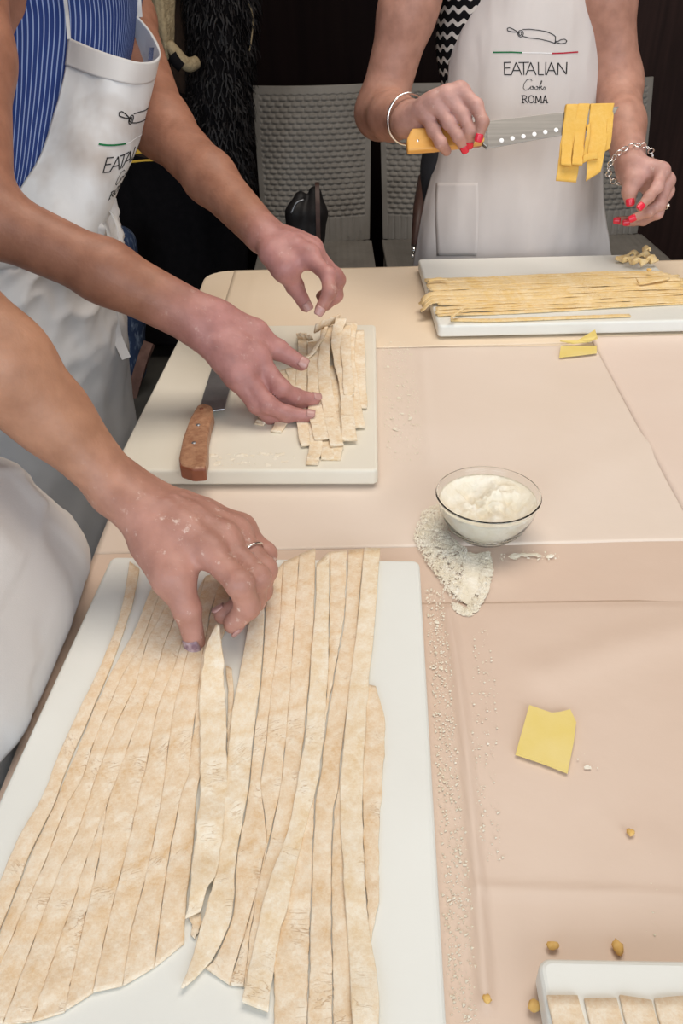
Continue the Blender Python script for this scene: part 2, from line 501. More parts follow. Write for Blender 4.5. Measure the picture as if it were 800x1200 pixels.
def band(name, pts, width, thick, side, material, parent=None, n=24):
    """flat strap along pts; side = direction across it (one vector or one per point)"""
    P = catmull(pts, n); S = np.asarray(side, float)
    S = np.tile(S, (n, 1)) if S.ndim == 1 else catmull(S, n)
    wd = np.interp(np.linspace(0, 1, n), np.linspace(0, 1, len(np.atleast_1d(width))), np.atleast_1d(width))
    T = np.gradient(P, axis=0); V = []
    for i in range(n):
        t = unit(T[i]); s = unit(S[i] - t * (S[i] @ t)); q = np.cross(t, s) * thick / 2; s = s * wd[i] / 2
        V += [P[i] - s - q, P[i] + s - q, P[i] + s + q, P[i] - s + q]
    F = []
    for i in range(n - 1):
        for k in range(4):
            a = i * 4 + k; b = i * 4 + (k + 1) % 4
            F.append([a, b, b + 4, a + 4])
    F.append([3, 2, 1, 0]); F.append([(n - 1) * 4 + k for k in range(4)])
    return mesh(name, V, F, material, parent, smooth=False)


def lathe_geo(profile, n=48, center=(0, 0, 0)):
    V = []; F = []
    for r, z in profile:
        for k in range(n):
            a = 2 * math.pi * k / n
            V.append((center[0] + r * math.cos(a), center[1] + r * math.sin(a), center[2] + z))
    for j in range(len(profile) - 1):
        for k in range(n):
            a = j * n + k; b = j * n + (k + 1) % n
            F.append([a, b, b + n, a + n])
    return V, F


# ------------------------------------------------------------------ helpers: implicit bodies
def smin(a, b, k):
    h = np.maximum(k - np.abs(a - b), 0) / k
    return np.minimum(a, b) - h * h * k * 0.25


class Field:
    def __init__(self, lo, hi, vox):
        self.vox = vox; self.lo = np.array(lo, float)
        self.n = np.ceil((np.array(hi) - self.lo) / vox).astype(int) + 1
        self.F = np.full(self.n, 0.06, np.float32)
        self.final = None

    def sub(self, lo, hi):
        a = np.clip(np.floor((lo - self.lo) / self.vox).astype(int), 0, self.n)
        b = np.clip(np.ceil((hi - self.lo) / self.vox).astype(int) + 1, 0, self.n)
        sl = tuple(slice(a[i], b[i]) for i in range(3))
        ax = [self.lo[i] + self.vox * np.arange(a[i], b[i], dtype=np.float32) for i in range(3)]
        X, Y, Zz = np.meshgrid(*ax, indexing='ij', sparse=True)
        return sl, X, Y, Zz

    @staticmethod
    def d_cap(X, Y, Zz, a, b, ra, rb):
        ab = b - a; L = max(ab @ ab, 1e-12)
        t = np.clip(((X - a[0]) * ab[0] + (Y - a[1]) * ab[1] + (Zz - a[2]) * ab[2]) / L, 0, 1)
        d = np.sqrt((X - a[0] - t * ab[0]) ** 2 + (Y - a[1] - t * ab[1]) ** 2 + (Zz - a[2] - t * ab[2]) ** 2)
        return d - (ra + (rb - ra) * t)

    def cap(self, a, b, ra, rb, k=0.01):
        a = np.asarray(a, float); b = np.asarray(b, float); m = max(ra, rb) + k + 3 * self.vox
        sl, X, Y, Zz = self.sub(np.minimum(a, b) - m, np.maximum(a, b) + m)
        if 0 in self.F[sl].shape: return
        self.F[sl] = smin(self.F[sl], self.d_cap(X, Y, Zz, a, b, ra, rb), k)

    def chain(self, pts, radii, k=0.01):
        for i in range(len(pts) - 1):
            self.cap(pts[i], pts[i + 1], radii[i], radii[i + 1], k)

    def ell(self, c, r, R=None, k=0.01, cut=False):
        c = np.asarray(c, float); r = np.asarray(r, float); m = r.max() + k + 3 * self.vox
        sl, X, Y, Zz = self.sub(c - m, c + m)
        if 0 in self.F[sl].shape: return
        R = np.eye(3) if R is None else np.asarray(R)   # columns = local axes
        q = [((X - c[0]) * R[0, i] + (Y - c[1]) * R[1, i] + (Zz - c[2]) * R[2, i]) / r[i] for i in range(3)]
        l = np.sqrt(q[0] ** 2 + q[1] ** 2 + q[2] ** 2)
        d = (l - 1) * r.min() if r.max() / r.min() > 3 else (l - 1) * (r.prod() ** (1 / 3))
        self.F[sl] = -smin(-self.F[sl], d, k) if cut else smin(self.F[sl], d, k)

    def finger(self, pts, radii, k=0.007, bump=True):
        if self.final is None: self.final = self.F.copy()
        pts = np.asarray(pts, float); m = max(radii) + 0.02
        sl, X, Y, Zz = self.sub(pts.min(0) - m, pts.max(0) + m)
        G = np.full(self.F[sl].shape, 0.06, np.float32)
        for i in range(len(pts) - 1):
            G = smin(G, self.d_cap(X, Y, Zz, pts[i], pts[i + 1], radii[i], radii[i + 1]), 0.0025)
        if bump:
            for i in (1, 2):
                G = smin(G, self.d_cap(X, Y, Zz, pts[i], pts[i] + 1e-4, radii[i] * 1.07, radii[i] * 1.07), 0.004)
        self.final[sl] = np.minimum(self.final[sl], smin(self.F[sl], G, k))

    def nets(self):
        F = self.F if self.final is None else self.final
        s = F < 0
        n = F.shape
        c = np.zeros(tuple(i - 1 for i in n), np.uint8)
        offs = [(i, j, k) for i in (0, 1) for j in (0, 1) for k in (0, 1)]
        for i, j, k in offs:
            c += s[i:n[0] - 1 + i, j:n[1] - 1 + j, k:n[2] - 1 + k]
        act = np.argwhere((c > 0) & (c < 8))
        acc = np.zeros((len(act), 3)); cnt = np.zeros(len(act))
        val = {o: F[act[:, 0] + o[0], act[:, 1] + o[1], act[:, 2] + o[2]].astype(float) for o in offs}
        for o in offs:
            for ax in range(3):
                if o[ax] == 0:
                    p = list(o); p[ax] = 1; p = tuple(p)
                    a, b = val[o], val[p]; x = (a < 0) != (b < 0)
                    t = np.where(x, a / np.where(x, a - b, 1), 0)
                    pt = np.tile(np.array(o, float), (len(act), 1)); pt[:, ax] = t
                    acc += pt * x[:, None]; cnt += x
        V = self.lo + (act + acc / cnt[:, None]) * self.vox
        idx = np.full(c.shape, -1, np.int32); idx[tuple(act.T)] = np.arange(len(act))
        Q = []
        for ax in range(3):
            a = [slice(None)] * 3; b = [slice(None)] * 3
            a[ax] = slice(0, -1); b[ax] = slice(1, None)
            for sign in (0, 1):
                e = (s[tuple(a)] & ~s[tuple(b)]) if sign else (~s[tuple(a)] & s[tuple(b)])
                e = np.argwhere(e)
                u, v = (ax + 1) % 3, (ax + 2) % 3
                e = e[(e[:, u] > 0) & (e[:, v] > 0) & (e[:, u] < n[u] - 1) & (e[:, v] < n[v] - 1)]
                def g(du, dv):
                    q = e.copy(); q[:, u] -= du; q[:, v] -= dv
                    return idx[tuple(q.T)]
                q = np.stack([g(1, 1), g(0, 1), g(0, 0), g(1, 0)], 1)
                Q.append(q if sign else q[:, ::-1])
        Q = np.concatenate(Q); Q = Q[(Q >= 0).all(1)]
        return relax(V, Q, 2), Q


def relax(V, Q, it, lam=0.5):
    for _ in range(it):
        S = np.zeros_like(V); N = np.zeros(len(V))
        for a, b in ((0, 1), (1, 2), (2, 3), (3, 0)):
            np.add.at(S, Q[:, a], V[Q[:, b]]); np.add.at(N, Q[:, a], 1)
            np.add.at(S, Q[:, b], V[Q[:, a]]); np.add.at(N, Q[:, b], 1)
        V = V + lam * (S / np.maximum(N, 1)[:, None] - V)
    return V


def join(parts):
    V = []; Q = []; o = 0
    for v, q in parts:
        V.append(v); Q.append(q + o); o += len(v)
    return np.concatenate(V), np.concatenate(Q)


def bone_chain(px, d0, lengths, signs):
    """joints seen at px; depth follows from the bone lengths (sign +1 = away from the lens)"""
    P = [W(px[0][0], px[0][1], d0)]; d = d0
    for (x, y), L, s in zip(px[1:], lengths, signs):
        best = None
        for dd in np.linspace(0, L, 40):
            q = W(x, y, d + s * dd); e = abs(np.linalg.norm(q - P[-1]) - L)
            if best is None or e < best[0]: best = (e, d + s * dd, q)
        d = best[1]; P.append(best[2])
    return np.array(P)


def nail(name, a, b, r, dorsal, material, parent, length=0.0105, wid=0.86):
    """curved nail on the last finger bone a->b; dorsal = outward direction"""
    t = unit(b - a); n = unit(np.asarray(dorsal) - t * (np.asarray(dorsal) @ t)); s = np.cross(t, n)
    V = []; nu, nv = 9, 7
    for off in (0.0006, -0.0012):
        for j in range(nv):
            y = j / (nv - 1); along = (y - 0.42) * length
            half = wid * (0.80 + 0.2 * math.sin(min(1, y * 1.7) * math.pi / 2)) * (1 if y < 0.8 else 1 - (y - 0.8) * 1.6)
            for i in range(nu):
                a_ = (i / (nu - 1) * 2 - 1) * half
                rr = r * (1.03 - 0.10 * max(0, y - 0.35)) + off
                V.append(b + t * (along + 0.001) + rr * (math.cos(a_) * n + math.sin(a_) * s))
    k = nu * nv; F = grid_faces(nv, nu, 0) + grid_faces(nv, nu, k, True)
    ids = [i for i in range(nu)] + [j * nu + nu - 1 for j in range(1, nv)] + [(nv - 1) * nu + i for i in range(nu - 2, -1, -1)] + [j * nu for j in range(nv - 2, 0, -1)]
    for p, q in zip(ids, ids[1:] + ids[:1]):
        F.append([p, p + k, q + k, q])
    return mesh(name, V, F, material, parent)


def ring(name, c, axis, r, tube_r, material, parent, n=28, squash=1.0, gem=False):
    axis = unit(axis); u = unit(np.cross(axis, [0.2, 0.5, 0.84])); v = np.cross(axis, u)
    P = np.array([c + r * (math.cos(a) * u + squash * math.sin(a) * v) for a in np.linspace(0, 2 * math.pi, n, endpoint=False)])
    V, F = tube_geo(P, np.full(n, tube_r), 8, True)
    return mesh(name, V, F, material, parent)


def rebase(o):
    """origin to the middle of the thing's foot"""
    me = o.data; n = len(me.vertices)
    v = np.zeros(n * 3, np.float32); me.vertices.foreach_get('co', v); v = v.reshape(-1, 3)
    c = np.array([(v[:, 0].min() + v[:, 0].max()) / 2, (v[:, 1].min() + v[:, 1].max()) / 2, v[:, 2].min()])
    me.vertices.foreach_set('co', (v - c).ravel()); me.update()
    o.location = tuple(np.array(o.location) + c)
    return o


# ================================================================== SETTING
structure(box('floor', (-2.3, -2.6, -0.05), (2.7, 3.35, 0.0), CONCRETE))
structure(box('wall_back', (-2.3, 3.30, 0.0), (2.7, 3.40, 2.8), WALL))
structure(box('wall_left', (-2.4, -2.6, 0.0), (-2.3, 3.4, 2.8), SIDE))
structure(box('wall_right', (2.7, -2.6, 0.0), (2.8, 3.4, 2.8), SIDE))
structure(box('ceiling', (-2.4, -2.6, 2.8), (2.8, 3.4, 2.9), CEIL))
structure(box('trim_1', (0.915, 3.24, 0.0), (1.03, 3.30, 2.8), WOOD_DARK, bevel=0.006))
structure(box('trim_2', (1.05, 3.26, 0.0), (2.7, 3.30, 2.8), WOOD_DARK, bevel=0.006))
structure(box('baseboard_back', (-2.3, 3.28, 0.0), (0.915, 3.30, 0.09), WOOD_DARK, bevel=0.004))

# ================================================================== TABLE
TX0, TX1, TY0, TY1 = -0.239, 1.30, -0.35, 1.490
table = empty('table', (0.53, 0.57, 0))
tag(table, 'long table covered in cream and pink paper that carries the cutting boards', 'table')


def rounded_slab(name, x0, x1, y0, y1, z0, z1, r, edge, material, parent):
    pts = []
    for cx, cy, a0 in ((x1 - r, y1 - r, 0), (x0 + r, y1 - r, 90), (x0 + r, y0 + r, 180), (x1 - r, y0 + r, 270)):
        for k in range(9):
            a = math.radians(a0 + k * 90 / 8); pts.append((cx + r * math.cos(a), cy + r * math.sin(a)))
    bm = bmesh.new()
    vs = [bm.verts.new((x, y, z0)) for x, y in pts]; f = bm.faces.new(vs)
    e = bmesh.ops.extrude_face_region(bm, geom=[f])
    bmesh.ops.translate(bm, vec=(0, 0, z1 - z0), verts=[v for v in e['geom'] if isinstance(v, bmesh.types.BMVert)])
    bmesh.ops.recalc_face_normals(bm, faces=bm.faces)
    if edge:
        ed = [x for x in bm.edges if abs(x.verts[0].co.z - x.verts[1].co.z) < 1e-6]
        bmesh.ops.bevel(bm, geom=ed, offset=edge, segments=3, affect='EDGES', profile=0.5)
    if parent is not None:
        bmesh.ops.translate(bm, vec=Vector(-parent_world(parent)), verts=bm.verts)
    me = bpy.data.meshes.new(name); bm.to_mesh(me); bm.free()
    o = link(name, me, material, parent, smooth=False)
    return o


rounded_slab('tabletop', TX0, TX1, TY0, TY1, 0.715, 0.7485, 0.05, 0.004, CLOTH, table)
rounded_slab('table_edge', TX0 - 0.002, TX1 + 0.002, TY0 - 0.002, TY1 + 0.002, 0.712, 0.738, 0.052, 0.003, RESIN, table)
for x, y in ((TX0 + 0.07, TY0 + 0.07), (TX1 - 0.07, TY0 + 0.07), (TX0 + 0.07, TY1 - 0.07), (TX1 - 0.07, TY1 - 0.07)):
    box('leg', (x - 0.022, y - 0.022, 0), (x + 0.022, y + 0.022, 0.715), STEEL_DARK, table, bevel=0.004)


# ---- baking paper: each sheet is a thin skin with its own folds
def seg_dist(x, y, poly):
    best = np.full(np.shape(x), 9.0)
    for (ax, ay), (bx, by) in zip(poly[:-1], poly[1:]):
        dx, dy = bx - ax, by - ay; L = dx * dx + dy * dy
        t = np.clip(((x - ax) * dx + (y - ay) * dy) / L, 0, 1)
        best = np.minimum(best, np.hypot(x - ax - t * dx, y - ay - t * dy))
    return best


def paper(name, quad, z, material, label, ridges=(), step=0.006, amp=0.0012, seed=0, low=None):
    """quad = four (x, y) corners: near-left, near-right, far-right, far-left"""
    q = np.array(quad, float)
    nu = int(np.linalg.norm(q[1] - q[0]) / step) + 2; nv = int(np.linalg.norm(q[3] - q[0]) / step) + 2
    u = np.linspace(0, 1, nu)[None, :, None]; v = np.linspace(0, 1, nv)[:, None, None]
    P = (q[0] * (1 - u) + q[1] * u) * (1 - v) + (q[3] * (1 - u) + q[2] * u) * v
    x, y = P[..., 0], P[..., 1]
    h = np.full(x.shape, z)
    for k in range(5):
        r = np.random.default_rng(seed * 17 + k)
        a, b = r.normal(0, 9 + 5 * k, 2); h = h + amp / (1 + k) * 0.5 * (1 + np.sin(a * x + b * y + r.uniform(0, 6)))
    for poly, hh, wd in ridges:
        h = h + hh * np.exp(-(seg_dist(x, y, poly) / wd) ** 2)
    if low is not None:
        ed = seg_dist(x, y, [tuple(c) for c in q] + [tuple(q[0])]); f_ = np.clip(ed / 0.012, 0, 1); f_ = f_ * f_ * (3 - 2 * f_)
        h = low + (h - low) * f_
    top = np.stack([x, y, h], -1).reshape(-1, 3); bot = top - [0, 0, 0.0002]
    k = nu * nv
    F = grid_faces(nv, nu) + grid_faces(nv, nu, k, True)
    ids = [i for i in range(nu)] + [j * nu + nu - 1 for j in range(1, nv)] + [(nv - 1) * nu + i for i in range(nu - 2, -1, -1)] + [j * nu for j in range(nv - 2, 0, -1)]
    for a, b in zip(ids, ids[1:] + ids[:1]):
        F.append([a, a + k, b + k, b])
    o = mesh(name, np.concatenate([top, bot]), F, material)
    rebase(o)
    return tag(o, label, 'baking paper')


def pl(*pts):   # photograph pixels -> (x, y) on the table top
    return [tuple(Z(x, y, TABLE_Z)[:2]) for x, y in pts]


crease_near = pl((519, 690), (532, 760), (545, 870), (553, 960), (560, 1050), (568, 1180))
fold_near = pl((560, 1043), (640, 1046), (800, 1052))
paper('baking_paper', [(TX0 + 0.001, -0.34), (1.28, -0.34), (1.28, 0.628), (TX0 + 0.001, 0.628)], 0.7488, PAPER_PINK,
      'large pink-tinted baking paper sheet lying under the nearest pasta board',
      [(fold_near, 0.0003, 0.005), (pl((640, 880), (700, 760), (800, 700)), 0.0004, 0.03)], 0.006, 0.0004, 1)
a = pl((524, 704))[0]; b = pl((800, 708))[0]
paper('baking_paper', [(-0.06, -0.33), (0.80, -0.33), (0.80, b[1]), (-0.06, a[1])], 0.7500, PAPER_PINK,
      'pink-tinted baking paper sheet at right, lying under the square dough scrap',
      [(crease_near, 0.0036, 0.0030), (fold_near, 0.0011, 0.004),
       (pl((640, 790), (720, 760), (800, 740)), 0.002, 0.02), (pl((760, 1000), (720, 1060), (700, 1150)), 0.0012, 0.02)], 0.0033, 0.0005, 5, low=0.7496)
rt0 = pl((800, 612))[0]; rt1 = pl((712, 425))[0]
paper('baking_paper', [(TX0 + 0.001, 0.622), (rt0[0] + 0.10, 0.622), (rt1[0] + 0.02, 1.10), (TX0 + 0.001, 1.115)], 0.7490, PAPER_MID,
      'pale baking paper sheet across the middle of the table under the flour bowl',
      [(pl((493, 402), (497, 450), (503, 545)), 0.0016, 0.004), (pl((540, 640), (660, 560), (760, 520)), 0.0012, 0.03)], 0.006, 0.0004, 2, low=0.7494)
paper('baking_paper', [(rt0[0] + 0.005, 0.63), (1.28, 0.63), (1.28, 1.13), (rt1[0], 1.13)], 0.7503, PAPER_WHITE,
      'whitish baking paper sheet at the far right with a raised left edge',
      [([(rt0[0] + 0.009, 0.63), (rt1[0] + 0.004, 1.13)], 0.0016, 0.006)], 0.006, 0.0005, 3, low=0.7499)
paper('baking_paper', [(TX0 + 0.052, 1.105), (1.25, 1.118), (1.25, TY1 - 0.004), (TX0 + 0.052, TY1 - 0.004)], 0.7487, CLOTH,
      'cream baking paper strip along the far end of the table', [(pl((300, 322), (292, 360), (286, 385)), 0.0010, 0.004)], 0.007, 0.0005, 4)

# ================================================================== CUTTING BOARDS
BT = 0.7710          # top face of the boards
B0Z = 0.7525


def board(corner, ang, wd, ln, material, label):
    """corner = right-far top corner; the board runs wd to the left and ln towards us"""
    o = rounded_slab('cutting_board', -wd, 0, -ln, 0, 0, BT - B0Z, 0.007, 0.0035, material, None)
    o.location = (corner[0], corner[1], B0Z); o.rotation_euler = (0, 0, ang)
    return tag(o, label, 'cutting board', 'plastic cutting boards')


NBC = Z(491.5, 656, BT); board(NBC, -0.0572, 0.28, 0.425, BOARD, 'white cutting board nearest the camera, covered in wide pasta strips')
MBC = Z(440, 380, BT); board(MBC, -0.0415, 0.284, 0.416, BOARD_CREAM, 'cream cutting board with a wood-handled knife and loose pasta pile')
FBC = np.array([0.553, 1.456]); board(FBC, 0.0, 0.405, 0.322, BOARD, 'white cutting board at the far end in front of the standing cook')
c4 = Z(629, 1121, BT)
o = rounded_slab('cutting_board', 0, 0.40, -0.28, 0, 0, BT - B0Z, 0.007, 0.0035, BOARD, None)
o.location = (c4[0], c4[1], B0Z); o.rotation_euler = (0, 0, -0.04)
tag(o, 'white cutting board cut off by the lower right corner of the picture', 'cutting board', 'plastic cutting boards')


# ================================================================== PASTA STRIPS
def ribbon_geo(L, R, thick, crown=0.0003, wob=0.0003, seed=0, across=6, cutA=0.0, cutB=0.0):
    """L, R: matching edge points of the upper face"""
    n = len(L); r = np.random.default_rng(seed)
    def rough(k, amp):
        x = r.normal(0, 1, k); return amp * (x + np.roll(x, 1) + np.roll(x, 2)) / 1.7
    side = R - L; ln = np.linalg.norm(side, axis=1, keepdims=True); side = side / np.maximum(ln, 1e-9)
    L = L + side * rough(n, wob)[:, None]; R = R + side * rough(n, wob)[:, None]
    T = np.gradient((L + R) / 2, axis=0); N = np.cross(side, T); N /= np.linalg.norm(N, axis=1, keepdims=True) + 1e-9
    if N[:, 2].mean() < 0: N = -N
    V = []; uv = []
    s = np.concatenate([[0], np.cumsum(np.linalg.norm(np.diff((L + R) / 2, axis=0), axis=1))])
    phase = r.uniform(0, 10)
    prof = [(0.0, 0.5), (0.012, 0.93), (0.06, 1.02), (0.5, 1.06), (0.94, 1.02), (0.988, 0.93), (1.0, 0.5), (0.99, 0.02), (0.01, 0.02)]
    k = len(prof)
    for i in range(n):
        for t, h in prof:
            p = L[i] * (1 - t) + R[i] * t
            bump = 0.00025 * math.sin(s[i] * 310 + t * 2 + phase) * math.sin(s[i] * 87 + phase) if h > 0.5 else 0
            V.append(p + N[i] * (thick * (h - 1) + bump)); uv.append((s[i], t * 0.03 + phase))
    F = []
    for i in range(n - 1):
        for j in range(k):
            a = i * k + j; b = i * k + (j + 1) % k
            F.append([a, b, b + k, a + k])
    F.append(list(range(k))[::-1]); F.append([(n - 1) * k + j for j in range(k)])
    return np.array(V), F, np.array(uv)


def fix_normals(o):
    bm = bmesh.new(); bm.from_mesh(o.data); bmesh.ops.recalc_face_normals(bm, faces=bm.faces); bm.to_mesh(o.data); bm.free()
    return o


def strip(L, R, material, label, group, thick=0.0016, n=60, seed=0, wob=0.0003):
    L = catmull(L, n) if len(L) != n else L; R = catmull(R, n) if len(R) != n else R
    V, F, uv = ribbon_geo(np.asarray(L), np.asarray(R), thick, seed=seed, wob=wob)
    o = mesh('pasta_strip', V, F, material, uv=uv); fix_normals(o); rebase(o)
    return tag(o, label, 'pasta', group)


def ordinal(k):
    w_ = 'first second third fourth fifth sixth seventh eighth ninth tenth eleventh twelfth thirteenth fourteenth fifteenth sixteenth seventeenth eighteenth nineteenth twentieth twenty-first twenty-second twenty-third twenty-fourth twenty-fifth'.split()
    return w_[k - 1]


cA = lambda p: [(60 + .3 * x, 640 + .3 * y) for x, y in p]
cB = lambda p: [(200 + .35 * x, 640 + .35 * y) for x, y in p]
cC = lambda p: [(200 + .35 * x, 900 + .35 * y) for x, y in p]
cD = lambda p: [(.3375 * x, 900 + .3375 * y) for x, y in p]

# cut lines on the near board, photograph pixels, far end first
e0 = cA([(305, 60), (290, 170), (262, 300), (185, 480), (110, 640), (20, 830)]) + cD([(150, 90), (60, 250), (0, 390), (-90, 600), (-190, 830)])
g1 = cA([(345, 90), (318, 230), (240, 455), (160, 640), (90, 800), (40, 920)]) + cD([(190, 120), (110, 280), (40, 460), (-40, 660), (-140, 890)])
g1b = cA([(400, 140), (372, 210), (330, 320), (245, 470), (168, 640), (98, 800), (48, 920)]) + cD([(196, 120), (116, 280), (46, 460), (-34, 660), (-134, 890)])
g2 = cA([(432, 170), (400, 250), (350, 385), (275, 510), (215, 650), (160, 780), (120, 920)]) + cD([(240, 110), (165, 300), (90, 480), (0, 680), (-90, 890)])
g3 = cA([(455, 215), (415, 300), (375, 365), (330, 540), (255, 690), (170, 920)]) + cD([(305, 120), (260, 240), (215, 340), (150, 510), (50, 780), (10, 890)])
g4 = cA([(500, 170), (485, 280), (440, 380), (410, 500), (330, 700), (250, 920)]) + cD([(370, 130), (310, 290), (250, 480), (180, 670), (110, 880)])
g4b = cA([(500, 170), (485, 280), (440, 380), (410, 500), (330, 700), (250, 920)]) + cD([(372, 128), (352, 260), (330, 370), (300, 500), (258, 690), (225, 840)])
s4l = cD([(372, 124), (368, 134), (310, 290), (250, 480), (180, 670), (110, 880)])
s4r = cD([(374, 124), (371, 134), (352, 260), (330, 370), (300, 500), (258, 690), (223, 845)])
g5 = cA([(540, 230), (505, 400), (475, 490), (425, 600), (395, 720), (366, 900)]) + cD([(495, 30), (450, 240), (400, 440), (370, 560), (322, 778)])
g6 = cA([(600, 120), (560, 300), (530, 430), (480, 630), (455, 800), (440, 920)]) + cD([(562, 90), (535, 250), (490, 440), (455, 560), (425, 755)])
g7 = cA([(680, 90), (620, 260), (590, 420), (575, 560), (550, 760), (538, 900)]) + cD([(632, 80), (592, 270), (565, 450), (535, 690)])
g8r = cA([(700, 112), (690, 300), (640, 420), (618, 640), (600, 840)]) + cD([(686, 60), (680, 140), (667, 300), (645, 470), (640, 605)])
lift_l = cB([(150, 262), (118, 330), (103, 420), (95, 540), (100, 800)]) + cC([(85, 200), (68, 340), (62, 430), (50, 500)])
lift_r = cB([(156, 262), (172, 350), (182, 470), (187, 640), (190, 800)]) + cC([(175, 200), (157, 340), (128, 395), (98, 478)])
h1 = cB([(262, 255), (235, 400), (205, 560), (190, 700), (186, 800)]) + cC([(180, 60), (170, 260), (140, 400), (110, 510), (70, 640), (36, 738)])
h1r = cB([(316, 120), (308, 330), (300, 450), (275, 640), (260, 800)]) + cC([(245, 150), (216, 300), (205, 500), (140, 640), (46, 735)])
h2 = cB([(322, 118), (313, 330), (304, 450), (279, 640), (264, 800)]) + cC([(250, 150), (222, 300), (210, 500), (150, 645), (118, 672)])
h3 = cB([(376, 55), (365, 260), (335, 500), (320, 650), (300, 800)]) + cC([(325, 240), (290, 400), (240, 590), (197, 725)])
h4 = cB([(430, 30), (410, 290), (400, 480), (385, 640), (370, 800)]) + cC([(360, 110), (320, 280), (285, 440), (262, 580), (245, 730)])
h5 = cB([(484, 8), (480, 260), (460, 480), (443, 660), (430, 800)]) + cC([(405, 180), (360, 330), (320, 500), (290, 740)])
w1l = cB([(488, 60), (485, 200), (468, 400), (452, 640), (424, 800)]) + cC([(395, 200), (330, 380), (285, 560), (240, 785)])
w1r = cB([(530, 20), (527, 400), (512, 640), (490, 800)]) + cC([(440, 230), (385, 480), (355, 600), (322, 815)])
hAl = cB([(534, 20), (531, 300), (520, 530), (500, 660)]); hAr = cB([(590, 15), (580, 240), (537, 480), (506, 660)])
hBl = cB([(594, 15), (584, 240), (541, 480), (516, 640), (496, 800)]) + cC([(484, 100), (470, 480), (458, 860), (452, 960)])
hBr = cB([(645, 8), (626, 260), (600, 480), (577, 640), (561, 800)]) + cC([(550, 110), (540, 210), (536, 400), (540, 690), (540, 860), (538, 960)])
hCl = cB([(603, 480), (581, 640), (565, 800)]) + cC([(553, 110), (543, 210), (539, 400), (543, 690), (543, 860), (541, 960)])
hCr = cB([(606, 480), (592, 640), (578, 800)]) + cC([(578, 240), (596, 500), (616, 860), (622, 960)])
hDl = cC([(445, 40), (405, 200), (350, 380), (342, 560), (346, 720), (346, 860), (342, 960)])
hDr = cC([(486, 40), (480, 120), (467, 480), (455, 860), (449, 960)])
w2l = cB([(648, 6), (625, 260), (600, 450), (582, 640), (566, 800)]) + cC([(572, 240), (590, 500), (610, 860), (616, 960)])
w2r = cB([(701, 6), (682, 260), (662, 450), (650, 640), (641, 800)]) + cC([(642, 240), (656, 480), (690, 700), (697, 860), (698, 960)])
x1 = cB([(655, 465), (652, 560), (648, 640), (642, 800)]) + cC([(643, 240), (655, 440), (664, 580)])
x1r = cB([(684, 470), (716, 560), (718, 640), (708, 800)]) + cC([(696, 240), (698, 440), (668, 588)])


def resample(P, n):
    P = np.asarray(P, float); s = np.concatenate([[0], np.cumsum(np.linalg.norm(np.diff(P, axis=0), axis=1))])
    t = np.linspace(0, s[-1], n)
    Q = np.stack([np.interp(t, s, P[:, i]) for i in range(P.shape[1])], 1)
    for _ in range(3):
        Q[1:-1] = 0.25 * Q[:-2] + 0.5 * Q[1:-1] + 0.25 * Q[2:]
    return Q


def flat_edges(Lp, Rp, z, n, inset=0.0001):
    L = np.array([Z(x, y, z) for x, y in resample(Lp, n)]); R = np.array([Z(x, y, z) for x, y in resample(Rp, n)])
    d = R - L; d /= np.linalg.norm(d, axis=1, keepdims=True) + 1e-9
    return L + d * inset, R - d * inset


near = [
    (e0, g1, 0, PASTA), (g1b, g2, 0, PASTA), (g2, g3, 0, PASTA), (g3, g4, 0, PASTA), (s4l, s4r, 0, PASTA), (g4b, g5, 0, PASTA),
    (g5, g6, 0, PASTA), (g6, g7, 0, PASTA), (g7, g8r, 0, PASTA),
    (h1, h1r, 1, PASTA2), (h2, h3, 0, PASTA), (h3, h4, 0, PASTA), (h4, h5, 0, PASTA), (w1l, w1r, 1, PASTA2),
    (hDl, hDr, 0, PASTA), (hAl, hAr, 0, PASTA), (hBl, hBr, 0, PASTA), (hCl, hCr, 0, PASTA), (w2l, w2r, 1, PASTA2), (x1, x1r, 0, PASTA)]
TH = 0.0017
for k, (Lp, Rp, lay, mt) in enumerate(near):
    n = 90
    z = BT + TH + 0.0001 + lay * 0.0016
    L, R = flat_edges(Lp, Rp, z, n, 0.00002 if lay == 0 else -0.0002)
    s = np.linspace(0, 1, n)
    und = 0.0004 * (1 + np.sin(s * 23 + k * 1.7)) * (1 + lay)
    L[:, 2] += und; R[:, 2] += und * 0.6
    strip(L, R, mt, ordinal(k + 1) + ' wide pasta strip from the left, lying on the nearest white board', 'wide pasta strips on the nearest board', TH, n, seed=k, wob=0.00022)
# the strip pinched up between finger and thumb
n = 90
Lp = resample(lift_l, n); Rp = resample(lift_r, n)
s = np.linspace(0, 1, n)
hz = BT + TH + 0.0032 + 0.016 * np.clip(1 - s / 0.28, 0, 1) ** 1.6 + 0.0010 * (1 + np.sin(s * 30)) * (s > 0.6)
L = np.array([Z(x, y, z) for (x, y), z in zip(Lp, hz)]); R = np.array([Z(x, y, z) for (x, y), z in zip(Rp, hz + 0.004 * np.clip(1 - s / 0.2, 0, 1))])
strip(L, R, PASTA2, 'raised pasta strip pinched between the thumb and finger of the near hand', 'wide pasta strips on the nearest board', TH, n, seed=77)
# narrow trimmings showing between the strips
for k, (Lp, Rp) in enumerate([(cB([(182, 398), (190, 480), (188, 640), (190, 730)]), cB([(206, 410), (212, 480), (204, 640), (192, 730)])),
                              (cC([(60, 500), (70, 520), (66, 556)]), cC([(96, 484), (104, 520), (82, 572)]))]):
    L, R = flat_edges(Lp, Rp, BT + TH + 0.0002, 30)
    strip(L, R, PASTA, ['narrow pasta trimming just right of the raised strip, near the fingertips', 'short pasta trimming at the torn lower end of the raised strip'][k], 'wide pasta strips on the nearest board', TH, 30, seed=90 + k)

